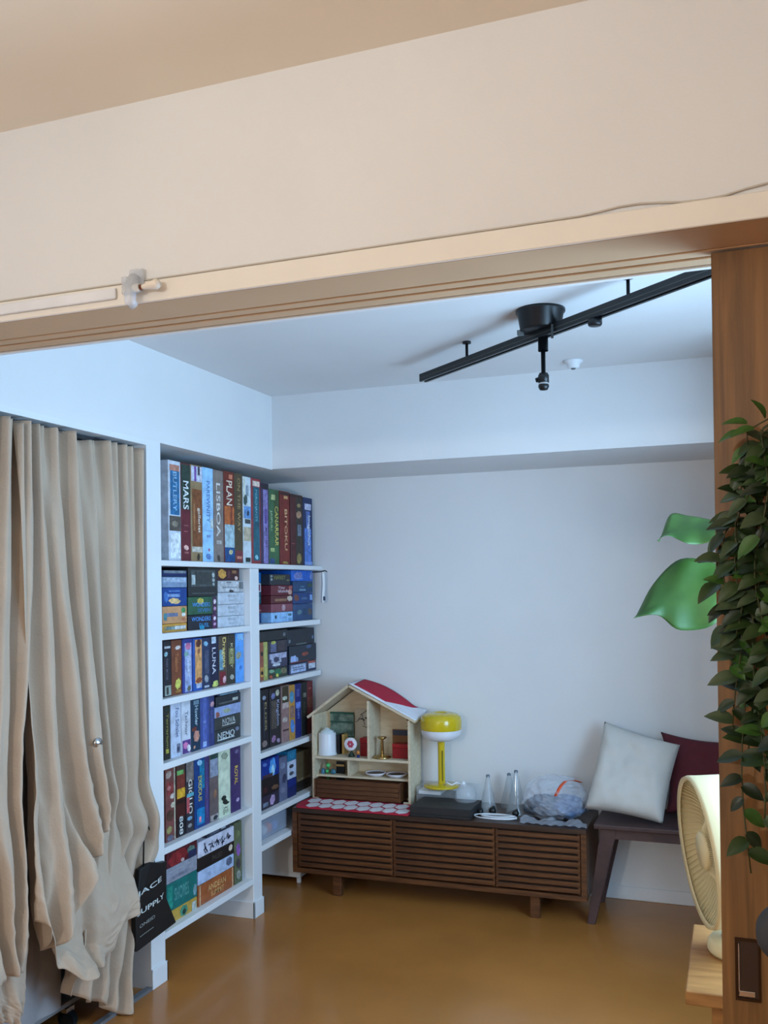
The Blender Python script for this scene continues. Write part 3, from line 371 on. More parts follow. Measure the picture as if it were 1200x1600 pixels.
 (3.9691, 4.0469, 0.732, 1.0172, -2.103, 0.27, (32, 30, 38), [('tv', 'ELDER', 0.4, 0.3, 0.75, 0.78, (150, 136, 96)), ('o', 0.4, 0.86, 0.2, 0.04, (150, 160, 180)), ('o', 0.4, 0.1, 0.3, 0.06, (140, 120, 116)), ('r', 0.25, 0.2, 0.45, 0.8, (50, 54, 70))], 'black upright game box by the divider on the fourth right shelf', '4R'),
 (4.0603, 4.1722, 0.732, 1.015, -2.103, 0.27, (42, 38, 42), [('r', 0.1, 0.3, 0.6, 0.78, (84, 76, 72)), ('tv', 'Kingdom', 0.5, 0.34, 0.92, 0.78, (170, 176, 206)), ('o', 0.3, 0.86, 0.2, 0.05, (120, 126, 176)), ('o', 0.7, 0.9, 0.16, 0.06, (180, 180, 160)), ('o', 0.3, 0.13, 0.2, 0.06, (150, 110, 150)), ('o', 0.75, 0.08, 0.14, 0.04, (160, 140, 170))], 'charcoal upright game box with silvery lettering', '4R'),
 (4.1863, 4.2678, 0.732, 1.0129, -2.103, 0.27, (150, 118, 116), [('r', 0.05, 0.68, 0.9, 1, (64, 56, 36)), ('o', 0.4, 0.78, 0.3, 0.04, (200, 206, 190)), ('r', 0.1, 0.6, 0.9, 0.7, (190, 170, 166)), ('o', 0.4, 0.4, 0.3, 0.05, (200, 186, 176)), ('r', 0.1, 0.2, 0.9, 0.23, (70, 50, 50))], 'dusty pink upright game box with olive head', '4R'),
 (4.2715, 4.3336, 0.732, 1.0084, -2.103, 0.27, (188, 138, 62), [('o', 0.4, 0.78, 0.4, 0.12, (86, 150, 186)), ('o', 0.5, 0.25, 0.4, 0.12, (84, 136, 206)), ('r', 0.1, 0.4, 0.8, 0.62, (150, 116, 106))], 'golden orange upright game box with blue splashes', '4R'),
 (4.3375, 4.405, 0.732, 1.0079, -2.103, 0.27, (38, 46, 116), [('r', 0.1, 0.55, 0.9, 0.66, (110, 140, 220)), ('tv', 'SHIPS', 0.3, 0.35, 0.7, 0.55, (120, 150, 220)), ('r', 0.2, 0.76, 0.7, 0.9, (80, 90, 160))], 'cobalt blue upright game box next to a black one', '4R'),
 (4.409, 4.4785, 0.732, 1.0072, -2.103, 0.27, (28, 34, 36), [('r', 0.3, 0.72, 0.8, 0.8, (120, 120, 110)), ('tv', 'AGES', 0.3, 0.35, 0.7, 0.65, (84, 84, 60))], 'black upright game box between blue and red ones', '4R'),
 (4.4826, 4.55, 0.732, 1.0066, -2.103, 0.27, (110, 34, 40), [('r', 0.1, 0.5, 0.9, 0.7, (120, 60, 44)), ('r', 0.2, 0.85, 0.7, 0.88, (170, 90, 90))], 'red upright game box at the right end by dollhouse roof', '4R'),
 (3.1716, 3.239, 0.5045, 0.7999, -2.103, 0.27, (120, 70, 66), [('o', 0.3, 0.9, 0.3, 0.05, (170, 150, 140)), ('r', 0.1, 0.62, 0.8, 0.8, (140, 60, 60)), ('o', 0.7, 0.6, 0.25, 0.04, (215, 200, 190)), ('o', 0.7, 0.48, 0.2, 0.04, (205, 196, 176)), ('o', 0.4, 0.35, 0.4, 0.08, (90, 60, 50)), ('o', 0.3, 0.16, 0.3, 0.05, (150, 140, 90)), ('r', 0.82, 0.0, 1, 1, (182, 170, 150)), ('o', 0.4, 0.05, 0.3, 0.04, (110, 110, 130)), ('o', 0.3, 0.72, 0.2, 0.03, (190, 120, 120))], 'busy red and cream upright game box at left end of fifth shelf', '5L'),
 (3.2483, 3.3112, 0.5045, 0.7965, -2.103, 0.27, (70, 28, 26), [('r', 0, 0.6, 1, 0.86, (118, 52, 42)), ('r', 0, 0.53, 1, 0.66, (216, 166, 50)), ('r', 0, 0.86, 1, 1, (80, 60, 52)), ('r', 0, 0.85, 0.8, 0.91, (110, 170, 96)), ('r', 0, 0.46, 1, 0.5, (30, 18, 16)), ('r', 0, 0, 1, 0.26, (32, 30, 34)), ('tv', '808', 0.2, 0.03, 0.75, 0.28, (222, 222, 220))], 'sunset coloured upright game box with white digits', '5L'),
 (3.3185, 3.3763, 0.5045, 0.7948, -2.103, 0.27, (52, 46, 54), [('r', 0, 0.72, 1, 1, (124, 116, 112)), ('tv', 'GIGLIO', 0.2, 0.26, 0.85, 0.74, (225, 222, 215)), ('r', 0.0, 0.28, 0.4, 0.5, (196, 90, 96)), ('o', 0.4, 0.2, 0.3, 0.03, (120, 160, 190)), ('o', 0.4, 0.1, 0.25, 0.03, (150, 150, 150)), ('r', 0.05, 0.5, 0.95, 0.55, (90, 170, 190))], 'grey upright game box with tall white letters', '5L'),
 (3.3814, 3.4613, 0.5045, 0.795, -2.103, 0.27, (14, 62, 128), [('r', 0.5, 0.55, 1, 0.95, (20, 120, 160)), ('tv', 'EXODUS', 0.3, 0.38, 0.75, 0.74, (206, 186, 80)), ('o', 0.5, 0.93, 0.25, 0.04, (150, 200, 236)), ('r', 0.2, 0.05, 0.95, 0.28, (26, 130, 186)), ('r', 0.4, 0.08, 0.6, 0.16, (230, 140, 160))], 'deep blue upright game box with yellow vertical letters', '5L'),
 (3.464, 3.4974, 0.5045, 0.7954, -2.103, 0.27, (66, 56, 110), [('r', 0.2, 0.1, 0.6, 0.9, (84, 74, 130))], 'narrow purple upright game box on the fifth shelf', '5L'),
 (3.5027, 3.5712, 0.5045, 0.7939, -2.103, 0.27, (104, 90, 90), [('r', 0, 0.66, 1, 0.92, (140, 150, 172)), ('r', 0, 0.92, 1, 1, (40, 70, 64)), ('o', 0.6, 0.4, 0.2, 0.06, (150, 110, 84)), ('r', 0, 0, 1, 0.1, (170, 160, 160)), ('o', 0.6, 0.05, 0.3, 0.03, (40, 50, 56))], 'grey-brown misty upright game box on the fifth shelf', '5L'),
 (3.577, 3.6757, 0.5045, 0.7983, -2.103, 0.27, (206, 216, 192), [('o', 0.5, 0.9, 0.3, 0.05, (150, 160, 140)), ('o', 0.4, 0.28, 0.2, 0.04, (30, 36, 34)), ('o', 0.5, 0.22, 0.22, 0.035, (40, 46, 44)), ('o', 0.66, 0.19, 0.2, 0.02, (36, 42, 40)), ('tv', 'KEL', 0.3, 0.03, 0.8, 0.14, (110, 116, 100))], 'cream white upright game box with black ink figure', '5L'),
 (3.6816, 3.7676, 0.5045, 0.7934, -2.103, 0.27, (62, 44, 96), [('tv', 'ROYAL', 0.3, 0.42, 0.75, 0.7, (220, 186, 70)), ('o', 0.6, 0.92, 0.2, 0.03, (110, 100, 140)), ('o', 0.65, 0.17, 0.16, 0.03, (196, 180, 220))], 'deep purple upright game box with yellow letters by the divider', '5L'),
 (3.9692, 4.1443, 0.449, 0.5124, -2.103, 0.27, (48, 42, 60), [('o', 0.6, 0.5, 0.16, 0.36, (180, 150, 190)), ('r', 0.05, 0.2, 0.35, 0.5, (110, 120, 140))], 'dark violet flat game box at the foot of lower right shelf', '5R'),
 (3.9711, 4.1464, 0.5134, 0.5915, -2.103, 0.27, (34, 26, 30), [('o', 0.75, 0.3, 0.2, 0.15, (110, 80, 60)), ('r', 0.05, 0.2, 0.3, 0.5, (70, 36, 36))], 'dark brown flat game box below the glowing blue one', '5R'),
 (3.9733, 4.1487, 0.5925, 0.683, -2.103, 0.27, (14, 50, 140), [('o', 0.6, 0.45, 0.2, 0.5, (80, 160, 236)), ('o', 0.62, 0.3, 0.1, 0.3, (170, 214, 250)), ('r', 0, 0, 0.6, 0.2, (70, 50, 60)), ('o', 0.15, 0.75, 0.12, 0.1, (90, 120, 190))], 'deep blue flat game box with glowing light picture', '5R'),
 (4.1567, 4.2372, 0.449, 0.6659, -2.103, 0.27, (96, 102, 130), [('o', 0.4, 0.8, 0.3, 0.08, (130, 140, 170)), ('o', 0.6, 0.5, 0.3, 0.1, (60, 64, 90)), ('o', 0.4, 0.25, 0.3, 0.08, (120, 124, 150))], 'blue-grey upright box beside the white picture box', '5R'),
 (4.2441, 4.3386, 0.449, 0.5399, -2.103, 0.27, (20, 34, 92), [('r', 0, 0.6, 1, 1, (24, 44, 120))], 'dark navy box under the white picture box', '5R'),
 (4.2464, 4.341, 0.5409, 0.6294, -2.103, 0.27, (190, 200, 222), [('o', 0.4, 0.7, 0.25, 0.12, (60, 66, 80)), ('o', 0.4, 0.3, 0.25, 0.12, (80, 86, 100))], 'white box with ink pictures on the navy box', '5R'),
 (4.2478, 4.3424, 0.6304, 0.6805, -2.103, 0.27, (30, 112, 150), [('r', 0.2, 0.2, 0.8, 0.8, (40, 130, 170))], 'teal box at top of the short stack beside dollhouse', '5R'),
 (4.381, 4.5511, 0.449, 0.4985, -2.12, 0.27, (34, 28, 24), [('r', 0.05, 0.2, 0.9, 0.3, (60, 50, 40))], 'dark brown box low at the right end of the lower shelf', '5R'),
 (4.385, 4.5554, 0.4995, 0.6506, -2.12, 0.27, (96, 80, 56), [('r', 0, 0.02, 1, 0.1, (130, 114, 86))], 'olive brown box behind the dollhouse edge', '5R'),
 (3.1698, 3.3907, 0.1806, 0.2294, -2.103, 0.27, (196, 158, 70), [('o', 0.55, 0.5, 0.14, 0.4, (70, 140, 116)), ('o', 0.56, 0.4, 0.07, 0.2, (30, 60, 50)), ('r', 0.82, 0.0, 1, 0.75, (180, 186, 180)), ('o', 0.12, 0.5, 0.06, 0.14, (190, 110, 60))], 'yellow flat game box at the foot of the lowest shelf', '6L'),
 (3.1718, 3.393, 0.2304, 0.339, -2.103, 0.27, (22, 112, 108), [('th', 'SHORES', 0.24, 0.25, 0.72, 0.8, (90, 150, 146)), ('r', 0.0, 0.1, 0.18, 0.9, (36, 140, 124)), ('o', 0.92, 0.3, 0.06, 0.2, (140, 176, 186))], 'teal flat game box above the yellow one', '6L'),
 (3.1729, 3.3942, 0.34, 0.4002, -2.103, 0.27, (148, 152, 166), [('r', 0.1, 0.2, 0.7, 0.4, (126, 130, 146)), ('r', 0.05, 0.7, 0.8, 0.76, (168, 172, 184))], 'grey flat game box above the teal one', '6L'),
 (3.1745, 3.3961, 0.4012, 0.4895, -2.103, 0.27, (86, 30, 40), [('o', 0.35, 0.45, 0.3, 0.5, (140, 44, 48)), ('o', 0.8, 0.5, 0.14, 0.3, (90, 120, 110)), ('r', 0.7, 0, 1, 0.5, (44, 50, 84)), ('o', 0.5, 0.15, 0.06, 0.12, (220, 190, 190))], 'dark red flat game box topping the grey one', '6L'),
 (3.4005, 3.6964, 0.1806, 0.2672, -2.103, 0.27, (160, 88, 48), [('th', 'ANDEAN', 0.26, 0.46, 0.76, 0.8, (214, 170, 110)), ('th', 'SUMMIT', 0.34, 0.14, 0.7, 0.44, (206, 160, 100)), ('r', 0, 0, 0.06, 1, (206, 176, 140)), ('r', 0.94, 0, 1, 1, (206, 176, 140))], 'orange-brown flat game box at the foot beside the yellow one', '6L'),
 (3.4016, 3.6977, 0.2682, 0.3242, -2.103, 0.27, (178, 196, 228), [('th', 'Lines', 0.2, 0.3, 0.34, 0.8, (140, 160, 200)), ('o', 0.86, 0.6, 0.1, 0.3, (96, 106, 130))], 'pale blue-white flat game box above the orange-brown one', '6L'),
 (3.4026, 3.6989, 0.3252, 0.3786, -2.103, 0.27, (32, 26, 26), [('th', 'PALEO', 0.38, 0.25, 0.66, 0.75, (74, 66, 62)), ('o', 0.9, 0.6, 0.06, 0.24, (206, 190, 170))], 'black flat game box under the white inked one', '6L'),
 (3.4044, 3.701, 0.3796, 0.471, -2.103, 0.27, (206, 208, 226), [('ink', 0.12, 0.18, 0.9, 0.72, (44, 44, 64))], 'white flat game box with black brush strokes', '6L'),
 (3.4754, 3.6679, 0.472, 0.501, -2.103, 0.27, (46, 52, 66), [('r', 0.1, 0.3, 0.5, 0.6, (90, 100, 120)), ('r', 0.6, 0.4, 0.8, 0.7, (160, 170, 180))], 'thin dark box lying on the white inked one', '6L'),
 (3.7053, 3.7717, 0.1806, 0.4536, -2.103, 0.27, (92, 100, 74), [('o', 0.5, 0.55, 0.3, 0.1, (140, 92, 170)), ('o', 0.4, 0.8, 0.3, 0.08, (110, 120, 84)), ('o', 0.5, 0.14, 0.3, 0.07, (150, 156, 150)), ('o', 0.5, 0.32, 0.3, 0.08, (70, 60, 66))], 'green upright game box with violet flower by the divider', '6L'),
]

def game_box(spec):
    y0, y1, z0, z1, xf, dep, base, prints, label, row = spec
    loc = (xf - dep / 2, (y0 + y1) / 2, z0)
    body = MB().box(xf - dep, xf, y0, y1, z0 + 0.0005, z1).build('board_game_box', mat('card_%d_%d_%d' % tuple(base), base, 0.5, var=0.16, scale=32), loc=loc, bevel=0.0015)
    tag(body, label, 'game box', ROWGRP[row])
    W, H = y1 - y0, z1 - z0
    k = 0
    for p in prints:
        x = xf + 0.0004 + 0.00012 * k; k += 1
        if p[0] == 'r':
            _, u0, v0, u1, v1, c = p
            u0 = max(u0, .03); u1 = min(u1, .97); v0 = max(v0, .012); v1 = min(v1, .988)
            art = MB().add([(x, y0 + u * W, z0 + v * H) for u, v in ((u0, v0), (u1, v0), (u1, v1), (u0, v1))], [(0, 1, 2, 3)])
            art.build('printed_panel', ink(c), body, recalc=False)
        elif p[0] == 'o':
            _, u, v, a, b, c = p
            pts = []
            for i in range(14):
                t = 2 * math.pi * i / 14; q = 1 + 0.10 * math.sin(2 * t + u * 20) + 0.12 * math.sin(6 * t + v * 31)
                pts.append((x, y0 + min(.97, max(.03, u + a * q * math.cos(t))) * W, z0 + min(.985, max(.015, v + b * q * math.sin(t))) * H))
            MB().add(pts, [list(range(14))]).build('printed_motif', ink(c), body, recalc=False)
        elif p[0] == 'ink':
            _, u0, v0, u1, v1, c = p
            rnd = random.Random(3)
            for g in range(5):
                let = MB()
                cu = u0 + (u1 - u0) * (g + .5) / 5
                for s_ in range(6):
                    ang = rnd.choice((0.1, 1.5, 0.8, 2.3)) + rnd.uniform(-.2, .2)
                    cy = cu + rnd.uniform(-.035, .035); cz = v0 + (v1 - v0) * rnd.uniform(.2, .8)
                    l, th = 0.015, 0.0032
                    dy, dz = math.cos(ang) * l, math.sin(ang) * l; ny, nz = -math.sin(ang) * th, math.cos(ang) * th
                    py, pz = y0 + cy * W, z0 + cz * H; xx = x + 0.00005 * s_
                    let.add([(xx, py - dy - ny, pz - dz - nz), (xx, py + dy - ny * .5, pz + dz - nz * .5), (xx, py + dy + ny * .5, pz + dz + nz * .5), (xx, py - dy + ny, pz - dz + nz)], [(0, 1, 2, 3)])
                let.build('brush_character', ink(c), body, recalc=False)
        else:
            kind, s_, u0, v0, u1, v1, c = p
            tv, tf = text(s_)
            if kind == 'tv':
                d = (u1 - u0) * 0.12; u0 += d; u1 -= d
                pts = [(x, y0 + (u0 + (u1 - u0) * b) * W, z0 + (v1 - (v1 - v0) * a) * H) for a, b in tv]
            else:
                d = (v1 - v0) * 0.08; v0 += d; v1 -= d
                pts = [(x, y0 + (u0 + (u1 - u0) * a) * W, z0 + (v0 + (v1 - v0) * b) * H) for a, b in tv]
            MB().add(pts, tf).build('lettering', ink(c), body, recalc=False)
for sp in BOXES:
    sp = list(sp); sp[3] = min(sp[3], ROWCAP[sp[9]])
    if sp[9][1] == 'L' and sp[9] != 'TL': sp[1] = min(sp[1], 3.814)
    if sp[9] == '6L' and 'dark red flat' in sp[8]: sp[3] = 0.462
    if sp[9] == '6L' and 'black brush' in sp[8]: sp[3] = 0.446
    if sp[9] == '6L' and 'thin dark' in sp[8]: sp[2], sp[3] = 0.447, 0.470
    if sp[4] == -2.2: sp[4] = -2.15; sp[0], sp[1], sp[5] = 3.955, 4.072, 0.25
    if sp[9] == '3R' and 'narrow' in sp[8]: sp[3] = 1.2415
    if sp[9] == '3R' and 'spanning' in sp[8]: sp[1] = 4.256
    if sp[9] == '2R' and 'olive lettering' in sp[8]: sp[0] = 4.075
    game_box(sp)
# clear tub with coloured bits on the lowest right-hand shelf
tb = thing('storage_tub', 'clear plastic tub with coloured bits on the small lower right shelf', 'tub', (-2.25, 4.1, 0.305))
MB().box(-2.40, -2.11, 3.95, 4.25, 0.3055, 0.40).build('tub', mat('frosted plastic', (190, 200, 220), 0.25, alpha=0.5), tb, bevel=0.012, seg=3)
for i, (y, c) in enumerate(((4.0, (226, 150, 60)), (4.06, (235, 235, 235)), (4.11, (220, 110, 50)), (4.17, (110, 150, 220)))):
    MB().ball((-2.15, y, 0.335), (0.022, 0.024, 0.028)).build('loose_bit', ink(c), tb)
# wire hook with white strip at the end of the second shelf
hk = thing('hanging_strip', 'white strip hanging from a dark wire hook near the end of the top shelf', 'strip', (-2.045, 4.56, 1.587))
MB().tube([(-2.14, 4.565, 1.578), (-2.06, 4.565, 1.580), (-2.03, 4.563, 1.586), (-2.018, 4.56, 1.579)], 0.003).build('hook', M_BLACK, hk)
MB().grid(lambda u, v: (-2.052 + 0.02 * u, 4.562 + 0.006 * math.sin(v * 5) - 0.01 * math.sin(u * 3.1), 1.578 - 0.16 * v), 6, 12).build('strip', M_WHITE, hk, solid=0.001)
MB().box(-2.036, -2.024, 4.547, 4.553, 1.428, 1.45).build('clip', mat('grey clip', (70, 76, 96), 0.5), hk, bevel=0.002)

# ------------------------------------------------------------------ media console
co = thing('media_console', 'long low walnut console with louvred slat fronts against the back wall', 'console', (-1.345, 4.4, 0))
CX0, CX1, CY0, CY1, CZ0, CZ1 = -2.06, -0.632, 4.2, 4.59, 0.102, 0.418
MB().box(CX0, CX1, CY0, CY1, CZ1 - 0.022, CZ1).build('top', M_DARKTOP, co, bevel=0.0015)
MB().box(CX0, CX1, CY0, CY1, CZ0, CZ0 + 0.022).build('bottom_board', M_DARKWOOD, co, bevel=0.0015)
MB().box(CX0, CX0 + 0.024, CY0, CY1, CZ0 + 0.022, CZ1 - 0.022).build('side_panel', M_DARKWOOD, co)
MB().box(CX1 - 0.024, CX1, CY0, CY1, CZ0 + 0.022, CZ1 - 0.022).build('side_panel', M_DARKWOOD, co)
MB().box(CX0 + 0.024, CX1 - 0.024, CY1 - 0.01, CY1, CZ0 + 0.022, CZ1 - 0.022).build('back_panel', M_DARKTOP, co)
dx = [CX0 + 0.026, -1.538, -1.0435, CX1 - 0.026]
n = 9; zb, zt = CZ0 + 0.026, CZ1 - 0.026; pit = (zt - zb) / n
for d in range(3):
    a, b = dx[d] + 0.0015, dx[d + 1] - 0.0015
    dd = MB().box(a, b, CY0 + 0.018, CY0 + 0.026, zb, zt).build('louvred_door', mat('door backing', (26, 15, 10), 0.7), co)
    MB().box(a, a + 0.012, CY0 + 0.008, CY0 + 0.018, zb, zt).build('stile', M_DARKWOOD, dd)
    MB().box(b - 0.012, b, CY0 + 0.008, CY0 + 0.018, zb, zt).build('stile', M_DARKWOOD, dd)
    me = MB().box(-(b - a) / 2 + 0.0005, (b - a) / 2 - 0.0005, -0.008, 0.008, -pit * 0.35, pit * 0.35).mesh('slat', M_DARKWOOD, bevel=0.002)
    for i in range(n):
        piece('slat', me, dd, ((a + b) / 2, CY0 + 0.010, zb + (i + 0.5) * pit))
for x in (-1.835, -0.868):
    for y0, y1 in ((4.222, 4.252), (4.52, 4.55)):
        MB().box(x - 0.022, x + 0.022, y0, y1, 0, CZ0).build('leg', M_DARKWOOD, co, bevel=0.002)
    MB().box(x - 0.018, x + 0.018, 4.252, 4.52, 0.062, CZ0).build('leg_rail', M_DARKWOOD, co)

# hexagon mat on the console
hm = thing('patterned_mat', 'red mat printed with white hexagons on the left of the console', 'mat', (-1.76, 4.3, CZ1))
M_RED = mat('red cloth', (176, 30, 56), 0.8, var=0.06)
pts = []
for i in range(9):
    t = math.pi / 2 + math.pi * i / 8
    pts.append((-2.03 + 0.028 * math.cos(t), 4.296 + 0.10 * math.sin(t), CZ1 + 0.0005))
pts += [(-1.458, 4.196, CZ1 + 0.0005), (-1.458, 4.396, CZ1 + 0.0005)]
MB().prism(pts, (0, 0, 0.009)).build('cloth', M_RED, hm, bevel=0.003, seg=2)
hexm = MB().prism([(0.0345 * math.cos(math.pi / 3 * i + math.pi / 6), 0.050 * math.sin(math.pi / 3 * i + math.pi / 6), 0) for i in range(6)], (0, 0, 0.0006)).mesh('hexagon_print', mat('white print', (226, 222, 224), 0.8))
for r, yy in enumerate((4.246, 4.336)):
    for i in range(9):
        x = -2.0 + 0.0665 * i + (0.033 if r == 0 else 0.0)
        if x < -1.488: piece('hexagon_print', hexm, hm, (x, yy, CZ1 + 0.0094))

# ------------------------------------------------------------------ dollhouse
DY0, DY1 = 4.41, 4.578
ZD = CZ1 + 0.001
HX0, HX1 = -2.046, -1.515
dh = thing('dollhouse', 'open plywood dollhouse with a red and white roof on the console', 'dollhouse', (-1.78, 4.5, ZD))
MB().box(HX0, HX0 + 0.012, DY0, DY1, ZD, 0.846).build('side_wall', M_PLY, dh)
MB().box(HX1 - 0.012, HX1, DY0, DY1, ZD, 0.835).build('side_wall', M_PLY, dh)
MB().prism([(HX0 + 0.012, DY1 - 0.006, ZD), (HX1 - 0.012, DY1 - 0.006, ZD), (HX1 - 0.012, DY1 - 0.006, 0.835), (-1.838, DY1 - 0.006, 0.985), (HX0 + 0.012, DY1 - 0.006, 0.842)], (0, 0.006, 0)).build('back_wall', M_PLY, dh)
MB().box(HX0 + 0.012, HX1 - 0.012, DY0, DY1 - 0.006, 0.624, 0.636).build('floor_board', M_PLY, dh)
MB().box(HX0 + 0.012, HX1 - 0.012, DY0 + 0.03, DY1 - 0.006, 0.528, 0.538).build('floor_board', M_PLY, dh)
MB().box(HX0 + 0.012, HX1 - 0.012, DY0 + 0.10, DY1 - 0.006, ZD, ZD + 0.010).build('floor_board', M_PLY, dh)
MB().box(-1.742, -1.730, DY0, DY1 - 0.006, 0.636, 0.925).build('partition', M_PLY, dh)
MB().box(-1.864, -1.852, DY0 + 0.03, DY1 - 0.006, 0.538, 0.624).build('partition', M_PLY, dh)
RY0, RY1 = DY0 - 0.012, 4.6
AP = (-1.836, 1.0)
def roofslab(x0, z0, x1, z1, name):
    dxx, dzz = x1 - x0, z1 - z0; l = math.hypot(dxx, dzz); nx, nz = -dzz / l * 0.012, dxx / l * 0.012
    if nz < 0: nx, nz = -nx, -nz
    return MB().prism([(x0, RY0, z0), (x1, RY0, z1), (x1 + nx, RY0, z1 + nz), (x0 + nx, RY0, z0 + nz)], (0, RY1 - RY0, 0))
roofslab(-2.063, 0.828, AP[0], AP[1] - 0.006, 'a').build('roof_panel', M_PLY, dh)
rp_ = roofslab(AP[0], AP[1] - 0.006, -1.486, 0.826, 'b').build('roof_panel', M_PLY, dh)
def roof_cov(u, v, u0=0.0, u1=1.0, lift=0.0135):
    # cloth cover following the right slope, lifting at its upper rear edge
    t = u0 + (u1 - u0) * u
    x = AP[0] + (-1.484 - AP[0]) * t; z = AP[1] + (0.826 - AP[1]) * t + lift
    z += 0.020 * math.sin(math.pi * min(1, t * 1.2)) * v + 0.03 * v * (1 - t) * t
    z += 0.028 * max(0, t - 0.8) * 5 * v * v
    return (x, RY0 + (RY1 - RY0) * v, z)
MB().grid(lambda u, v: roof_cov(u, v), 24, 10).build('roof_cover', mat('white felt', (226, 228, 236), 0.85), rp_, solid=0.003)
MB().grid(lambda u, v: roof_cov(u, 0.12 + 0.86 * v, 0.03 + 0.16 * (1 - v) * 0.2, 0.66 + 0.2 * v - 0.12 * (1 - v) ** 2, 0.0165), 20, 10).build('red_patch', M_RED, rp_, solid=0.002)
# feet of the house
for x in (HX0 + 0.02, HX1 - 0.025):
    MB().box(x - 0.014, x + 0.014, DY0 - 0.006, DY0 + 0.004, ZD, ZD + 0.014).build('foot', M_PLY, dh, bevel=0.003)
# small things kept in the dollhouse
Z1 = 0.6365
jr = thing('lidded_jar', 'white lidded jar on the upper floor of the dollhouse', 'jar', (-1.987, 4.47, Z1))
MB().lathe((-1.987, 4.47, Z1), [(0, 0), (0.049, 0), (0.05, 0.004), (0.046, 0.008), (0.045, 0.106), (0.044, 0.112), (0, 0.112)], 32).build('jar_body', mat('white ceramic', (222, 226, 232), 0.3), jr)
MB().lathe((-1.987, 4.47, Z1), [(0.036, 0.112), (0.032, 0.122), (0.016, 0.128), (0.010, 0.136), (0.0, 0.139)], 24).build('lid', mat('glazed lid', (206, 220, 226), 0.15), jr)
bk = tag(MB().box(-1.944, -1.926, 4.49, 4.55, Z1, Z1 + 0.1).box(-1.918, -1.906, 4.50, 4.55, Z1, Z1 + 0.1, 1).build('upright_booklet', [M_BLACK, mat('gold card', (196, 156, 90), 0.5)], loc=(-1.925, 4.52, Z1)), 'black and gold booklet standing right of the white jar', 'booklet')
gp = thing('framed_picture', 'green glassy picture leaning behind the white jar', 'picture', (-1.93, 4.558, Z1))
MB().box(-2.005, -1.872, 4.553, 4.559, 0.715, 0.845).build('panel', mat('green glass picture', (70, 92, 82), 0.2, rgb2=(130, 150, 136), scale=30), gp)
MB().box(-2.005, -1.872, 4.550, 4.5532, 0.835, 0.845).box(-2.005, -1.872, 4.550, 4.5532, 0.79, 0.797).box(-2.005, -1.872, 4.550, 4.5532, 0.715, 0.722).build('frame', mat('green edge', (40, 84, 70), 0.3), gp)
MB().box(-1.945, -1.932, 4.553, 4.559, Z1, 0.715).build('stand', mat('green edge', (40, 84, 70), 0.3), gp)
sk = thing('ink_sketch', 'pale paper sketch with black branches on the dollhouse back wall', 'picture', (-1.80, 4.565, Z1))
MB().box(-1.868, -1.748, 4.563, 4.566, Z1, 0.865).build('paper', mat('sketch paper', (196, 188, 170), 0.8), sk)
br = MB(); rr = random.Random(5)
for i in range(9):
    x = -1.862 + 0.012 * i; z = 0.72 + rr.uniform(0, 0.12)
    br.tube([(x, 4.562, z), (x + 0.02, 4.562, z + rr.uniform(-.02, .03)), (x + 0.035, 4.562, z + rr.uniform(-.03, .03))], 0.0016, 5)
    br.ball((x + 0.03, 4.5615, z + rr.uniform(-.02, .02)), (0.006, 0.0015, 0.004), 8, 6)
br.build('branches', mat('black ink', (30, 32, 30), 0.7), sk)
rs = thing('rosette', 'round white rosette with pink centre on a dark stand in the dollhouse', 'ornament', (-1.843, 4.44, Z1))
MB().lathe((-1.845, 4.44, 0.700), [(0, 0.006), (0.03, 0.006), (0.034, 0.002), (0.03, -0.004), (0, -0.004)], 20, (0.15, -1, 0.1)).build('disc', mat('white enamel', (228, 224, 230), 0.3), rs)
flw = MB()
for i in range(6):
    a = i * math.pi / 3; flw.ball((-1.843 + 0.011 * math.cos(a), 4.4325, 0.701 + 0.011 * math.sin(a)), (0.008, 0.002, 0.008), 8, 6)
flw.build('flower', mat('pink paint', (186, 70, 96), 0.5), rs)
MB().lathe((-1.843, 4.446, Z1), [(0, 0), (0.018, 0), (0.014, 0.01), (0.006, 0.022), (0.006, 0.04), (0, 0.04)], 16).build('stand', mat('dark green', (24, 44, 30), 0.5), rs)
for nm, x0, x1, yb, h, lb in (('red_tin', -1.806, -1.752, 4.50, 0.092, 'dark red tin left of the dollhouse partition'), ('red_tin', -1.628, -1.532, 4.49, 0.072, 'wide dark red tin right of the dollhouse partition')):
    t = thing(nm, lb, 'tin', ((x0 + x1) / 2, yb, Z1))
    MB().box(x0, x1, yb - 0.03, yb + 0.03, Z1, Z1 + h * 0.72).build('body', mat('red tin paint', (140, 20, 24), 0.35), t, bevel=0.003, seg=2)
    MB().box(x0 - 0.001, x1 + 0.001, yb - 0.031, yb + 0.031, Z1 + h * 0.72, Z1 + h).build('lid', mat('red lid paint', (158, 26, 28), 0.35), t, bevel=0.003, seg=2)
gc = thing('brass_candlestick', 'brass candlestick with wide foot in the right room of the dollhouse', 'candlestick', (-1.68, 4.455, Z1))
MB().lathe((-1.68, 4.455, Z1), [(0, 0), (0.044, 0), (0.046, 0.004), (0.040, 0.010), (0.014, 0.014), (0, 0.014)], 24).build('foot', mat('brass', (190, 160, 104), 0.25, metal=1), gc)
MB().lathe((-1.68, 4.455, Z1), [(0.008, 0.014), (0.009, 0.02), (0.007, 0.09), (0.022, 0.100), (0.024, 0.106), (0, 0.104)], 20).build('stem', mat('brass', (190, 160, 104), 0.25, metal=1), gc)
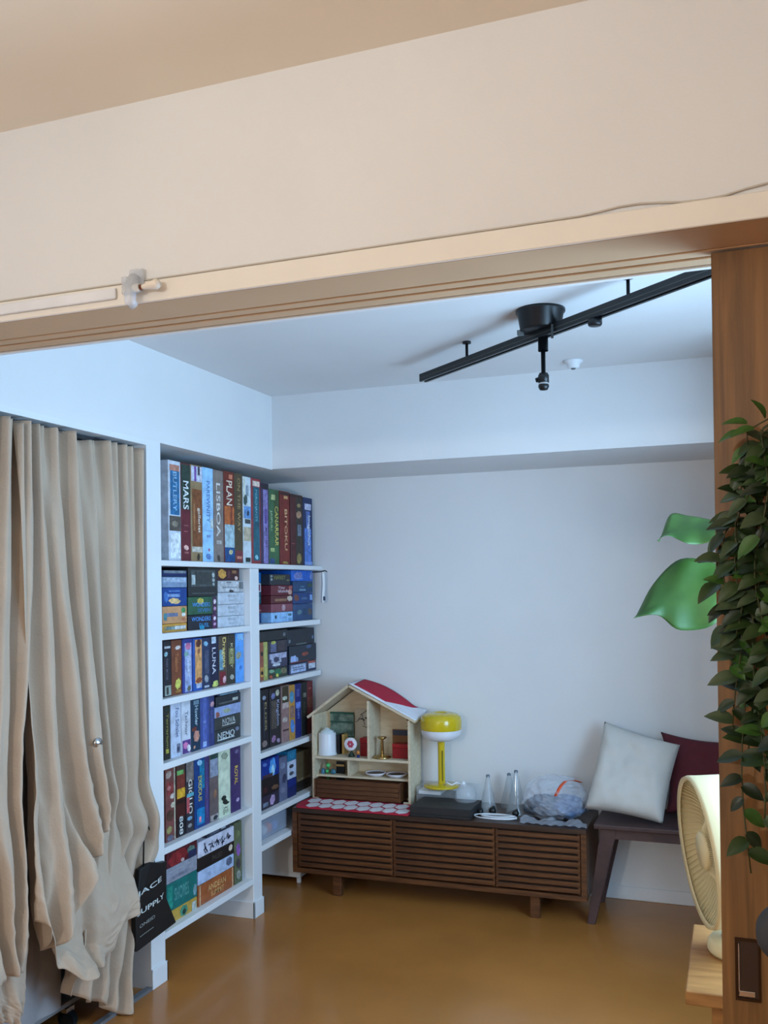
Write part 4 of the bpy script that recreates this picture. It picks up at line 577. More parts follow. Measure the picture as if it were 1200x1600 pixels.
pn = tag(MB().box(-1.66, -1.54, 4.555, 4.563, Z1, Z1 + 0.13).box(-1.657, -1.543, 4.5545, 4.5552, Z1 + 0.1, Z1 + 0.127, 1).build('picture_card', [mat('brown card', (130, 88, 54), 0.7), mat('card strip', (60, 66, 84), 0.7)], loc=(-1.6, 4.56, Z1)), 'brown picture card behind the brass candlestick', 'card')
fg = thing('wall_figurine', 'tiny brown figurine on a bracket under the right dollhouse roof', 'figurine', (-1.563, 4.56, 0.785))
MB().ball((-1.563, 4.54, 0.824), (0.016, 0.012, 0.016), 12, 8).ball((-1.563, 4.54, 0.845), 0.009, 10, 8).build('body', mat('terracotta', (124, 62, 48), 0.6), fg)
MB().cyl((-1.563, 4.54, 0.786), (-1.563, 4.54, 0.812), 0.009).build('stand', M_BLACK, fg)
MB().box(-1.583, -1.543, 4.525, 4.571, 0.780, 0.786).build('bracket', M_PLY, fg)
tf = thing('toy_figure', 'tiny orange and blue toy figure beside the left red tin', 'toy', (-1.80, 4.43, Z1))
MB().cyl((-1.80, 4.43, Z1), (-1.80, 4.43, Z1 + 0.014), 0.007).build('legs', mat('blue toy', (36, 50, 120), 0.4), tf)
MB().ball((-1.80, 4.43, Z1 + 0.024), (0.009, 0.007, 0.011), 10, 8).build('body', mat('orange toy', (206, 130, 60), 0.4), tf)
for i, (x, yy, lb) in enumerate(((-1.728, 4.485, 'white-rimmed dark plate nearer the partition on the middle dollhouse floor'), (-1.615, 4.485, 'white-rimmed dark plate nearer the right dollhouse wall'))):
    t = thing('small_plate', lb, 'plate', (x, yy, 0.5385), 'plates in the dollhouse')
    MB().lathe((x, yy, 0.5385), [(0, 0), (0.036, 0), (0.053, 0.014), (0.054, 0.018), (0.049, 0.018), (0.046, 0.014)], 28).build('rim', mat('white enamel', (228, 224, 230), 0.3), t)
    MB().lathe((x, yy, 0.5385), [(0.0465, 0.0142), (0.03, 0.013), (0, 0.013)], 28).build('well', mat('dark plate well', (70, 62, 66), 0.4), t)
# wooden crate standing inside the ground floor with toys
cr = thing('wooden_crate', 'dark wooden crate with horizontal grooves in front of the dollhouse', 'crate', (-1.80, 4.43, ZD + 0.0095))
Zk = ZD + 0.0105
MB().box(-2.031, -2.021, 4.40, 4.505, Zk, 0.522).build('side', M_DARKWOOD, cr)
MB().box(-1.575, -1.565, 4.40, 4.505, Zk, 0.522).build('side', M_DARKWOOD, cr)
MB().box(-2.021, -1.575, 4.497, 4.505, Zk, 0.522).build('back', M_DARKWOOD, cr)
MB().box(-2.021, -1.575, 4.40, 4.497, Zk, Zk + 0.006).build('base', M_DARKWOOD, cr)
plk = MB().box(-0.222, 0.222, -0.004, 0.004, -0.011, 0.011).mesh('plank', M_DARKWOOD, bevel=0.0015)
for i in range(4):
    piece('plank', plk, cr, (-1.798, 4.404, Zk + 0.011 + 0.0232 * i))
ty = thing('toy_plant', 'small green and blue toy sprig poking out of the wooden crate', 'toy', (-1.985, 4.47, 0.45))
MB().tube([(-1.985, 4.47, Zk + 0.007), (-1.985, 4.468, 0.55), (-1.98, 4.465, 0.575)], 0.004).build('stem', mat('green toy', (36, 110, 60), 0.4), ty)
MB().ball((-1.98, 4.462, 0.582), 0.012, 12, 8).ball((-1.984, 4.455, 0.553), 0.009, 12, 8).build('bud', mat('bright green toy', (80, 190, 110), 0.35), ty)
MB().ball((-2.008, 4.462, 0.545), (0.012, 0.012, 0.022), 12, 8).ball((-1.955, 4.465, 0.55), (0.018, 0.012, 0.014), 12, 8).build('petal', mat('blue-green toy', (70, 120, 150), 0.4, rgb2=(40, 90, 70), scale=50), ty)
yt = tag(MB().box(-1.945, -1.90, 4.485, 4.493, Zk + 0.0065, 0.60).box(-1.944, -1.901, 4.4845, 4.4852, 0.575, 0.585, 1).build('game_card', [M_BLACK, mat('gold card', (196, 156, 90), 0.5)], loc=(-1.92, 4.49, Zk)), 'black card with gold band standing in the wooden crate', 'card')

# ------------------------------------------------------------------ table lamp, acrylic box, black box
ac = thing('acrylic_case', 'clear acrylic case under the yellow lamp', 'case', (-1.36, 4.52, CZ1))
MB().box(-1.497, -1.215, 4.44, 4.598, CZ1 + 0.0005, 0.5075).build('case', M_CLEAR, ac, bevel=0.004, seg=2)
wb = tag(MB().box(-1.488, -1.375, 4.448, 4.56, CZ1 + 0.052, CZ1 + 0.07).build('white_booklet', M_WHITE, loc=(-1.43, 4.5, CZ1 + 0.052), bevel=0.002), 'white booklet inside the clear acrylic case', 'booklet')
bb2 = tag(MB().box(-1.49, -1.33, 4.446, 4.58, CZ1 + 0.002, CZ1 + 0.0515).build('black_carton', M_BLACK, loc=(-1.41, 4.5, CZ1 + 0.002), bevel=0.002), 'black carton inside the clear acrylic case under the white booklet', 'carton')
dm = tag(MB().lathe((-1.232, 4.40, CZ1 + 0.0465), [(0.052, 0), (0.052, 0.03), (0.045, 0.055), (0.028, 0.072), (0, 0.078)], 28).build('clear_dome', M_CLEAR, loc=(-1.232, 4.40, CZ1 + 0.047)), 'clear plastic dome lid on the black box', 'dome')
LB = 0.508
lp = thing('table_lamp', 'yellow mushroom table lamp with white lower shade on the acrylic case', 'lamp', (-1.375, 4.475, LB))
M_YEL = mat('yellow enamel', (206, 178, 22), 0.22, var=0.03, coat=0.5)
MB().lathe((-1.375, 4.475, LB), [(0, 0), (0.088, 0), (0.09, 0.004), (0.087, 0.008), (0.02, 0.012), (0, 0.012)], 40).build('base', M_YEL, lp)
MB().lathe((-1.375, 4.475, LB), [(0.0175, 0.011), (0.0175, 0.235)], 24).build('stem', M_YEL, lp)
MB().box(-1.368, -1.362, 4.456, 4.4595, LB + 0.03, LB + 0.18).build('stem_slot', mat('lamp slot', (120, 110, 30), 0.5), lp)
MB().lathe((-1.375, 4.475, LB), [(0.018, 0.226), (0.055, 0.228), (0.085, 0.242), (0.098, 0.264), (0.100, 0.282)], 44).build('lower_shade', mat('white glass shade', (226, 228, 236), 0.25), lp)
MB().lathe((-1.375, 4.475, LB), [(0.100, 0.2825), (0.102, 0.29), (0.102, 0.325), (0.098, 0.345), (0.08, 0.358), (0.05, 0.365), (0.03, 0.364), (0.028, 0.360), (0, 0.360)], 44).build('upper_shade', M_YEL, lp)
cb = tag(MB().tube([(-1.352, 4.445, LB + 0.016), (-1.335, 4.43, LB + 0.03), (-1.31, 4.43, LB + 0.02), (-1.29, 4.44, LB + 0.03), (-1.272, 4.455, LB + 0.022)], 0.004).ball((-1.262, 4.46, LB + 0.0185), (0.014, 0.012, 0.018), 12, 8).build('white_cable', mat('white plastic', (224, 226, 230), 0.35), loc=(-1.32, 4.46, LB + 0.02)), 'short white cable with plug lying on the lamp base', 'cable')
bx = thing('black_box', 'matte black box with lid at the front of the console', 'box', (-1.307, 4.32, CZ1))
M_MATT = mat('matte black card', (38, 37, 38), 0.6, var=0.05)
MB().box(-1.452, -1.162, 4.218, 4.428, CZ1 + 0.0005, CZ1 + 0.012).build('base', M_MATT, bx)
ld = MB().box(-1.454, -1.160, 4.216, 4.43, CZ1 + 0.0125, CZ1 + 0.046).build('lid', M_MATT, bx, bevel=0.0015)
tv, tfc = text('TOKYO')
MB().add([(-1.335 + 0.06 * a, 4.31 + 0.03 * b, CZ1 + 0.0464) for a, b in tv], tfc).build('lid_lettering', mat('dark emboss', (60, 60, 62), 0.4), ld, recalc=False)

# ------------------------------------------------------------------ clear cones with cable
for x, y, h, r, lb in ((-1.122, 4.40, 0.178, 0.043, 'clear acrylic cone nearest the black box'), (-0.988, 4.41, 0.205, 0.05, 'taller clear acrylic cone next to the plastic bag'), (-1.05, 4.53, 0.165, 0.045, 'clear acrylic cone standing behind the other two')):
    t = thing('acrylic_cone', lb, 'cone', (x, y, CZ1), 'clear cones on the console')
    MB().lathe((x, y, CZ1 + 0.001), [(r, 0), (0.009, h - 0.012)], 28).build('cone', mat('smoky acrylic', (176, 186, 192), 0.08, alpha=0.33, spec=0.9), t)
    MB().lathe((x, y, CZ1), [(0.0095, h - 0.012), (0.009, h - 0.003), (0.004, h), (0, h)], 16).build('tip', mat('grey tip', (110, 120, 130), 0.3, metal=0.6), t)
for x, y, z, lb in ((-1.145, 4.34, 0.014, 'black rubber ball left of the white cable coil'), (-1.09, 4.355, 0.018, 'black rubber ball behind the white cable coil'), (-0.978, 4.345, 0.016, 'black rubber ball against the plastic bag')):
    tag(MB().ball((x, y, CZ1 + z), z).ball((x + 0.006, y - 0.002, CZ1 + z * 1.9), z * 0.45, 10, 6).build('rubber_ball', M_BLACK, loc=(x, y, CZ1)), lb, 'ball', 'black balls by the cable')
cl = MB(); pp = []
for i in range(70):
    t = i / 69; a = t * 6 * math.pi; r_ = 0.075 - 0.014 * math.sin(t * 9)
    pp.append((-1.052 + r_ * 1.2 * math.cos(a), 4.285 + 0.55 * r_ * math.sin(a) + 0.01 * math.sin(a * 0.37), CZ1 + 0.004 + 0.012 * t))
cl.tube(pp, 0.003, 6)
tag(cl.build('coiled_cable', mat('white plastic', (224, 226, 230), 0.35), loc=(-1.06, 4.29, CZ1)), 'coiled white cable lying between the clear cones', 'cable')

# ------------------------------------------------------------------ plastic bag
pb = thing('plastic_bag', 'tied translucent plastic bag of dark cloth with orange handle on the console', 'bag', (-0.80, 4.36, CZ1))
def bagpt(u, v):
    a = 2 * math.pi * u; t = math.pi * v
    px, py, pz = math.sin(t) * math.cos(a), math.sin(t) * math.sin(a), math.cos(t)
    n_ = noise.noise(Vector((px * 2.1 + 3, py * 2.1, pz * 2.1))) * 0.14
    n_ += (0.5 - abs(noise.noise(Vector((px * 3.2, py * 3.2 + 7, pz * 3.2)))) * 2) * 0.09 + (0.5 - abs(noise.noise(Vector((px * 7 + 2, py * 7, pz * 7)))) * 2) * 0.04
    k = 1 + n_
    if pz > 0.2: k *= 1 - 0.10 * (pz - 0.2)
    z = 0.100 + 0.102 * pz * k
    w_ = 1.0 + 0.10 * max(0, -pz)
    return (-0.802 + 0.142 * px * k * w_, 4.375 + 0.125 * py * k, CZ1 + max(0.0015, z))
M_FILM = mat('plastic film', (226, 232, 244), 0.10, alpha=0.28, var=0.02, spec=1.0)
MB().grid(bagpt, 64, 40, smooth=False).build('film', M_FILM, pb, merge=True)
def flap(u, v):
    return (-0.94 + 0.30 * u + 0.01 * v, 4.275 - 0.055 * v + 0.006 * math.sin(u * 11), CZ1 + 0.002 + 0.022 * (1 - v) * (0.6 + 0.4 * math.sin(u * 17)) + 0.006 * abs(math.sin(u * 23 + v * 5)))
MB().grid(flap, 40, 8, smooth=False).build('loose_edge', M_FILM, pb)
def bundle(c, r, sd):
    def fn(u, v):
        a = 2 * math.pi * u; t = math.pi * v
        d = Vector((math.sin(t) * math.cos(a), math.sin(t) * math.sin(a), math.cos(t)))
        k = 1 + 0.22 * noise.noise(d * 2.2 + Vector((sd, 0, 0))) + 0.16 * (0.4 - abs(noise.noise(d * 4.5 + Vector((0, sd, 0)))) * 2)
        return (c[0] + r[0] * d.x * k, c[1] + r[1] * d.y * k, max(CZ1 + 0.003, c[2] + r[2] * d.z * k))
    return MB().grid(fn, 40, 24)
bundle((-0.845, 4.385, CZ1 + 0.05), (0.10, 0.09, 0.045), 2).build('folded_cloth', mat('slate cloth', (66, 78, 92), 0.9, rgb2=(100, 112, 128), scale=18), pb, merge=True)
bundle((-0.745, 4.385, CZ1 + 0.055), (0.08, 0.085, 0.05), 5).build('folded_cloth', mat('blue-grey cloth', (70, 92, 130), 0.9, rgb2=(112, 136, 172), scale=18), pb, merge=True)
def ribbon(pts, w_):
    mb = MB(); vs_ = []
    for p in pts:
        vs_ += [(p[0] - w_ / 2, p[1], p[2]), (p[0] + w_ / 2, p[1], p[2] + 0.002)]
    mb.add(vs_, [(2 * i, 2 * i + 1, 2 * i + 3, 2 * i + 2) for i in range(len(pts) - 1)], 0, True); return mb
ribbon([(-0.775, 4.262, CZ1 + 0.125), (-0.765, 4.27, CZ1 + 0.15), (-0.752, 4.285, CZ1 + 0.172), (-0.738, 4.31, CZ1 + 0.186), (-0.705, 4.33, CZ1 + 0.188), (-0.672, 4.34, CZ1 + 0.178)], 0.016).build('handle', mat('orange tape', (222, 84, 40), 0.5), pb, solid=0.001)

# ------------------------------------------------------------------ bench with cushions
be = thing('bench', 'dark wooden bench with splayed legs right of the console', 'bench', (-0.08, 4.4, 0))
BZ = 0.446
MB().box(-0.60, 0.46, 4.2, 4.58, BZ - 0.02, BZ).build('seat', M_BENCH, be, bevel=0.004, seg=2)
MB().box(-0.53, 0.40, 4.225, 4.25, BZ - 0.064, BZ - 0.02).build('apron', M_BENCH, be)
MB().box(-0.53, 0.40, 4.53, 4.555, BZ - 0.064, BZ - 0.02).build('apron', M_BENCH, be)
for sx in (-1, 1):
    for y in (4.222, 4.528):
        c = -0.09
        def X(v): return v if sx < 0 else 2 * c - v
        MB().prism([(X(-0.637), y, 0), (X(-0.602), y, 0), (X(-0.503), y, BZ - 0.021), (X(-0.573), y, BZ - 0.021)], (0, 0.032, 0)).build('leg', M_BENCH, be, bevel=0.002)
def cushion(name, label, TL, TR, BR, BL, th, m, pinch=0.12, crease=0.0, seed=0):
    TL, TR, BR, BL = map(Vector, (TL, TR, BR, BL))
    nrm = (TR - BL).cross(TL - BR).normalized()
    if nrm.y > 0: nrm = -nrm
    mb = MB()
    def surf(sgn):
        def fn(u, v):
            # pull the sides inward between the corners
            uu, vv = 2 * u - 1, 2 * v - 1
            pu = uu * (1 - pinch * (1 - vv * vv)); pv = vv * (1 - pinch * (1 - uu * uu))
            a, b = (pu + 1) / 2, (pv + 1) / 2
            p = (BL * (1 - a) + BR * a) * (1 - b) + (TL * (1 - a) + TR * a) * b
            h = th * ((1 - uu ** 4) * (1 - vv ** 4)) ** 0.55
            h += crease * h / th * noise.noise(Vector((uu * 1.5 + seed, vv * 1.5, seed))) + crease * 0.4 * h / th * noise.noise(Vector((uu * 3.5 + seed, vv * 3.5, 2)))
            return p + nrm * (h * sgn)
        return fn
    mb.grid(surf(1), 32, 32).grid(surf(-1), 32, 32)
    c = (BL + BR) / 2
    ob = mb.build(name, m, loc=tuple(c), merge=True)
    return tag(ob, label, 'cushion')
cushion('throw_cushion', 'off-white cotton cushion leaning on the wall at the bench end', (-0.585, 4.50, 0.855), (-0.245, 4.43, 0.772), (-0.312, 4.262, 0.455), (-0.655, 4.32, 0.485), 0.075, mat('off-white cotton', (206, 204, 198), 0.9, var=0.03, bump=0.2, bscale=120), 0.05, 0.026, 1)
cushion('throw_cushion', 'maroon cushion behind the off-white one', (-0.338, 4.562, 0.808), (0.10, 4.56, 0.785), (0.05, 4.43, 0.458), (-0.31, 4.43, 0.46), 0.042, mat('maroon cotton', (92, 34, 44), 0.85, var=0.06, bump=0.2, bscale=120), 0.14, 0.012, 4)

# ------------------------------------------------------------------ side table, fan
TZ = 0.63
st = thing('side_table', 'light oak side table holding the fan beside the sliding door', 'table', (0.15, 2.33, 0))
MB().box(-0.114, 0.41, 2.115, 2.535, TZ - 0.03, TZ).build('top', M_LWOOD, st, bevel=0.003, seg=2)
for x in (-0.062, 0.33):
    for y in (2.15, 2.46):
        MB().box(x, x + 0.04, y, y + 0.04, 0, TZ - 0.031).build('leg', M_LWOOD, st, bevel=0.003)
fn_ = thing('desk_fan', 'ivory desk fan on the light oak side table, facing left', 'fan', (0.02, 2.36, TZ))
FC = Vector((-0.088, 2.345, 0.867)); FA = Vector((-0.955, -0.27, -0.10)).normalized()
FR = 0.176
MB().lathe(FC, [(FR * 0.93, 0.004), (FR * 0.985, 0.010), (FR, 0.0), (FR * 0.99, -0.02), (FR * 0.97, -0.085), (FR * 0.80, -0.125), (FR * 0.45, -0.15), (0, -0.152)], 56, FA).build('housing', M_CREAM, fn_)
fu = FA.orthogonal().normalized(); fv = FA.cross(fu)
MB().lathe(FC, [(0, 0.0), (0.040, 0.0), (0.046, -0.006), (0.043, -0.018), (0, -0.018)], 32, FA).build('grille_hub', M_CREAM, fn_)
ribm = MB()
for i in range(72):
    a = 2 * math.pi * i / 72
    p = []
    for k in range(6):
        t = k / 5; r_ = 0.044 + (FR * 0.945 - 0.044) * t; aa = a + 0.35 * t
        p.append(FC + FA * (-0.010 + 0.012 * t * t - 0.03 * math.sin(math.pi * t)) + (fu * math.cos(aa) + fv * math.sin(aa)) * r_)
    ribm.tube(p, 0.0012, 4)
ribm.build('grille', M_CREAM, fn_)
bl = MB()
for i in range(5):
    a0 = i * 2 * math.pi / 5
    def blade(u, v, a0=a0):
        r_ = 0.03 + 0.115 * v; aa = a0 + (u - 0.5) * 0.85
        return FC + FA * (-0.075 + 0.03 * (u - 0.5)) + (fu * math.cos(aa) + fv * math.sin(aa)) * r_
    bl.grid(blade, 6, 5)
bl.build('blades', mat('blade plastic', (214, 206, 182), 0.45), fn_, solid=0.002)
MB().lathe((0.005, 2.372, TZ), [(0, 0.0005), (0.078, 0.0005), (0.082, 0.008), (0.080, 0.026), (0.074, 0.034), (0, 0.036)], 40).build('base', M_CREAM, fn_)
MB().tube([(0.005, 2.372, TZ + 0.03), (0.012, 2.374, TZ + 0.09), (0.01, 2.372, TZ + 0.16)], [0.024, 0.018, 0.02], 16).build('neck', M_CREAM, fn_)
MB().lathe((0.005, 2.372, TZ + 0.0362), [(0, 0), (0.05, 0), (0.05, 0.001), (0, 0.001)], 32).build('control_panel', mat('grey panel', (150, 150, 152), 0.4), fn_)

# ------------------------------------------------------------------ track light and detector
tl = thing('track_light', 'black ceiling track light with round canopy hung from the back room ceiling', 'ceiling light', (-0.597, 3.13, ZC))
A, B = Vector((-1.172, 3.628, 2.336)), Vector((-0.02, 2.657, 2.336))
dr_ = (B - A).normalized(); sd = Vector((-dr_.y, dr_.x, 0)) * 0.017; up_ = Vector((0, 0, 1))
rail = MB()
def prof(o0, z0, o1, z1, mb=rail):
    a = A + sd * o0 / 0.017; b = A + sd * o1 / 0.017
    mb.prism([a + up_ * z0, b + up_ * z0, b + up_ * z1, a + up_ * z1], B - A)
prof(-0.017, 0.0, 0.017, 0.016); prof(-0.017, -0.014, -0.006, 0.0); prof(0.006, -0.014, 0.017, 0.0)
rail.build('rail', M_BLACK, tl)
sl = MB(); prof(-0.0175, -0.003, -0.0169, -0.001, sl); sl.build('rail_line', mat('rail line', (80, 84, 80), 0.4), tl)
cp = Vector((-0.597, 3.13, ZC))
MB().lathe(cp, [(0, 0), (0.082, 0), (0.082, -0.008), (0.076, -0.014), (0.068, -0.064), (0.064, -0.068), (0, -0.068)], 40).build('canopy', M_BLACK, tl)
MB().box(-0.675, -0.655, 3.12, 3.14, 2.336, 2.352).build('canopy_catch', mat('grey catch', (90, 94, 94), 0.4), tl)
for p in (Vector((-0.9296, 3.4297, ZC)), Vector((-0.2849, 2.8848, ZC))):
    q = A + dr_ * ((p - A).dot(dr_)); 
    MB().cyl((q.x, q.y, 2.351), (q.x, q.y, ZC), 0.0055, 12).lathe((q.x, q.y, ZC), [(0, 0), (0.016, 0), (0.016, -0.008), (0, -0.010)], 20).build('hanger', M_BLACK, tl)
q = A + dr_ * ((Vector((-0.590, 3.14, 2.336)) - A).dot(dr_))
MB().cyl((q.x, q.y, 2.322), (q.x, q.y, 2.278), 0.017).build('spot_adapter', M_BLACK, tl)
MB().cyl((q.x, q.y, 2.278), (q.x, q.y, 2.20), 0.0075, 12).build('spot_stem', M_BLACK, tl)
MB().lathe((q.x, q.y, 2.20), [(0, 0.004), (0.014, 0.004), (0.018, -0.004), (0.018, -0.028), (0, -0.03)], 20).cyl((q.x, q.y, 2.188), (q.x - 0.026, q.y, 2.182), 0.008, 10).build('spot_joint', M_BLACK, tl)
MB().cyl((q.x, q.y, 2.172), (q.x, q.y, 2.166), 0.016).build('spot_ring', M_WHITE, tl)
MB().lathe((q.x, q.y, 2.166), [(0, 0), (0.017, 0), (0.018, -0.008), (0.013, -0.018), (0, -0.02)], 20).build('spot_socket', M_BLACK, tl)
q2 = A + dr_ * ((Vector((-0.3886, 2.9866, 2.33)) - A).dot(dr_))
MB().lathe((q2.x, q2.y, 2.322), [(0, 0), (0.022, 0), (0.022, -0.018), (0.019, -0.022), (0, -0.022)], 24).build('track_plug', M_BLACK, tl)
MB().cyl((-0.548, 3.07, 2.345), (-0.548, 3.07, 2.30), 0.004, 8).build('pull_switch', mat('grey catch', (90, 94, 94), 0.4), tl)
sdn = thing('smoke_detector', 'small white smoke detector on the back room ceiling', 'smoke detector', (-0.60, 3.86, ZC))
MB().lathe((-0.61, 3.89, ZC), [(0, 0), (0.04, 0), (0.038, -0.007), (0.028, -0.012), (0.024, -0.027), (0.016, -0.032), (0, -0.032)], 28).build('housing', M_WHITE, sdn)
MB().lathe((-0.61, 3.89, ZC - 0.032), [(0, 0), (0.010, 0), (0.008, -0.004), (0, -0.004)], 14).build('sensor', mat('grey catch', (90, 94, 94), 0.4), sdn)

# ------------------------------------------------------------------ curtains and closet
def interp(rows, z):
    """rows: (yL, zL, yR, zR) from top to bottom, t=0..1"""
    n_ = len(rows) - 1; k = min(int(z * n_), n_ - 1); f = z * n_ - k
    f2 = f
    return [rows[k][i] * (1 - f2) + rows[k + 1][i] * f2 for i in range(4)]
def hemz(hem, y):
    if y <= hem[0][0]: return hem[0][1]
    for a, b in zip(hem, hem[1:]):
        if y <= b[0]:
            f = (y - a[0]) / max(1e-6, b[0] - a[0]); f = f * f * (3 - 2 * f)
            return a[1] + (b[1] - a[1]) * f
    return hem[-1][1]
def curtain_sheet(rows, hem, x0, xb, folds, amp, seed, bulge, rough=1.0, nu=110, nv=100):
    n_ = len(rows)
    def fn(u, v):
        t = v
        L0, Z0, R0, Z1_ = interp(rows, t)
        zt = rows[0][1] * (1 - u) + rows[0][3] * u
        y = L0 + (R0 - L0) * u
        zlin = Z0 + (Z1_ - Z0) * u
        # lower part runs out to the hem line
        zl = rows[-1][1] * (1 - u) + rows[-1][3] * u
        yb = rows[-1][0] + (rows[-1][2] - rows[-1][0]) * u
        zh = hemz(hem, yb)
        k = (zlin - zl) / max(1e-6, zt - zl)
        z = zh + (zt - zh) * k
        warp = 0.8 * noise.noise(Vector((u * 2.2 + seed, t * 1.1, seed))) + 0.35 * noise.noise(Vector((u * 5 + seed, t * 2.5, seed + 4)))
        ph = (u * folds + warp * (0.35 + 0.9 * t)) * 2 * math.pi
        am = amp * (0.75 + 0.7 * noise.noise(Vector((u * 3 + seed * 2, t * 1.6, 5.0)))) * (1.0 + 0.9 * min(1, t * 1.6))
        big = math.sin(ph); sharp = big + 0.28 * math.sin(2 * ph + 1.2)
        pleat = amp * 0.8 * math.sin(u * folds * 2.0 * 2 * math.pi) * max(0, 1 - t * 6)
        x = x0 + (xb - x0) * t ** 1.4 + am * sharp + pleat + 0.022 * noise.noise(Vector((u * 4 + seed, t * 5, 0.3))) * (0.2 + t) * rough
        cr = noise.noise(Vector((u * 7 + seed + t * 5, t * 16 - u * 6, 1.7)))
        x += rough * 0.010 * (0.4 - abs(cr) * 2) * max(0, t - 0.25)
        x += bulge(u, t)
        x = max(x, -2.12)
        ymax = 3.0 if x < -2.06 else 3.02
        return (x, min(y, ymax), max(0.006, min(z, 2.026 if t < 0.2 else z)))
    return MB().grid(fn, nu, nv)
C1R = [(2.3162, 2.0126, 2.5971, 2.0566), (2.3232, 1.781, 2.6188, 1.8052), (2.3259, 1.545, 2.6359, 1.5468), (2.3265, 1.3489, 2.6509, 1.3301), (2.3251, 1.1538, 2.6605, 1.1132), (2.3059, 1.0018, 2.6585, 0.9412), (2.2964, 0.8696, 2.6552, 0.7921), (2.3026, 0.7733, 2.6371, 0.6905)]
C1H = [(2.2991, 0.5058), (2.377, 0.3853), (2.4314, 0.4613), (2.5136, 0.5815), (2.641, 0.7152)]
C1BR = [(2.4751, 0.9694, 2.7212, 0.9271), (2.4384, 0.8543, 2.7595, 0.787), (2.407, 0.7416, 2.809, 0.642), (2.3889, 0.6283, 2.8364, 0.5005), (2.3734, 0.5361, 2.8455, 0.3865), (2.3556, 0.4857, 2.8292, 0.3266)]
C1BH = [(2.3552, 0.4565), (2.4147, 0.3186), (2.5025, 0.2523), (2.6439, 0.2672), (2.8296, 0.3535)]
C2R = [(2.5761, 1.9989, 3.0354, 2.0634), (2.6159, 1.7627, 3.0363, 1.7917), (2.6539, 1.4384, 3.0299, 1.4286), (2.6788, 1.1532, 3.0233, 1.1158), (2.6979, 0.9534, 3.0217, 0.8999), (2.7034, 0.7989, 3.0369, 0.729), (2.6882, 0.6822, 3.0481, 0.5943), (2.6524, 0.5726, 2.9684, 0.4844), (2.6098, 0.4359, 2.918, 0.3363), (2.5613, 0.3055, 2.876, 0.1899), (2.5139, 0.1875, 2.8534, 0.0486)]
C2H = [(2.5139, 0.1875), (2.6563, 0.1078), (2.7604, 0.0335), (2.8407, -0.0323)]
C3R = [(2.0932, 2.025, 2.384, 2.0755), (2.0857, 1.7616, 2.3864, 1.7862), (2.0753, 1.5076, 2.3684, 1.5055), (2.0636, 1.2923, 2.3323, 1.27), (2.0508, 1.0977, 2.2901, 1.0612), (2.0368, 0.9061, 2.2689, 0.8545), (2.0221, 0.7351, 2.2736, 0.6633), (2.0067, 0.5845, 2.2775, 0.4918), (1.9909, 0.471, 2.2755, 0.3611)]
C3H = [(1.9904, 0.4231), (2.1556, 0.3855), (2.2756, 0.3686)]
C4R = [(2.0632, 0.648, 2.3418, 0.5615), (2.0828, 0.4985, 2.3374, 0.4065), (2.125, 0.338, 2.3259, 0.2553), (2.1936, 0.236, 2.3145, 0.1831)]
C4H = [(2.1938, 0.2545), (2.245, 0.2135), (2.3144, 0.1716)]
cr_ = thing('curtain_rail', 'dark curtain rail under the closet head', 'curtain rail', (-2.10, 2.5, 2.03))
MB().box(-2.142, -2.124, 2.03, 3.012, 2.024, 2.040).build('track', mat('dark rail', (52, 54, 58), 0.4), cr_)
for i in range(9):
    y = 2.10 + 0.105 * i
    MB().cyl((-2.133, y, 2.024), (-2.133, y, 2.012), 0.005, 8).build('glider', M_WHITE, cr_)
def b0(u, t): return 0.0
def b1(u, t): return 0.03 * math.exp(-((t - 0.95) / 0.2) ** 2) * math.sin(math.pi * u)
def bp_(u, t): return (0.02 * math.sin(math.pi * u) + 0.012 * math.sin(10 * (t - 0.7 * u))) * t
def b2(u, t): return 0.03 * math.exp(-((t - 0.56) / 0.07) ** 2) * (0.35 + 0.65 * u) + 0.012 * math.sin(16 * (t * 2.4 + u * 0.5)) * math.exp(-((t - 0.52) / 0.09) ** 2)
CG = 'closet curtains'
def cloth(R, H, x0, xb, folds, amp, seed, bulge, rough, label, loc):
    return tag(curtain_sheet(R, H, x0, xb, folds, amp, seed, bulge, rough).build('curtain', M_CURT, loc=loc, solid=0.002), label, 'curtain', CG)
cloth(C2R, C2H, -2.09, -2.045, 4.6, 0.019, 6.0, b2, 1.0, 'beige cotton curtain panel beside the white pier, bunched below the knob', (-2.06, 2.75, 0.1))
cm = cloth(C1R, C1H, -2.075, -1.985, 3.4, 0.023, 2.0, b1, 1.0, 'beige cotton curtain, middle panel with its hem drawn up into a pouch', (-2.05, 2.5, 0.5))
curtain_sheet(C1BR, C1BH, -2.085, -1.995, 1.6, 0.012, 3.0, bp_, 0.8).build('gathered_pouch', M_CURT, cm, solid=0.002)
ce = cloth(C3R, C3H, -2.075, -1.99, 3.4, 0.022, 9.0, b0, 1.0, 'beige cotton curtain panel at the left edge with straight hem', (-2.05, 2.18, 0.4))
curtain_sheet(C4R, C4H, -2.06, -2.05, 1.5, 0.01, 12.0, b0, 0.6).build('hem_tail', M_CURT, ce, solid=0.002)
kn = thing('steel_knob', 'round steel knob pinning back the beige curtain', 'knob', (-1.98, 2.63, 0.99))
MB().lathe((-2.035, 2.625, 0.99), [(0, 0), (0.006, 0), (0.006, 0.02), (0.016, 0.026), (0.019, 0.033), (0.016, 0.040), (0, 0.043)], 24, (1, -0.1, 0)).build('knob', M_CHROME, kn)
MB().tube([(-2.005, 2.632, 0.975), (-2.0, 2.645, 0.94), (-2.03, 2.66, 0.9)], 0.004).build('tie_cord', mat('grey cord', (150, 146, 140), 0.7), kn)
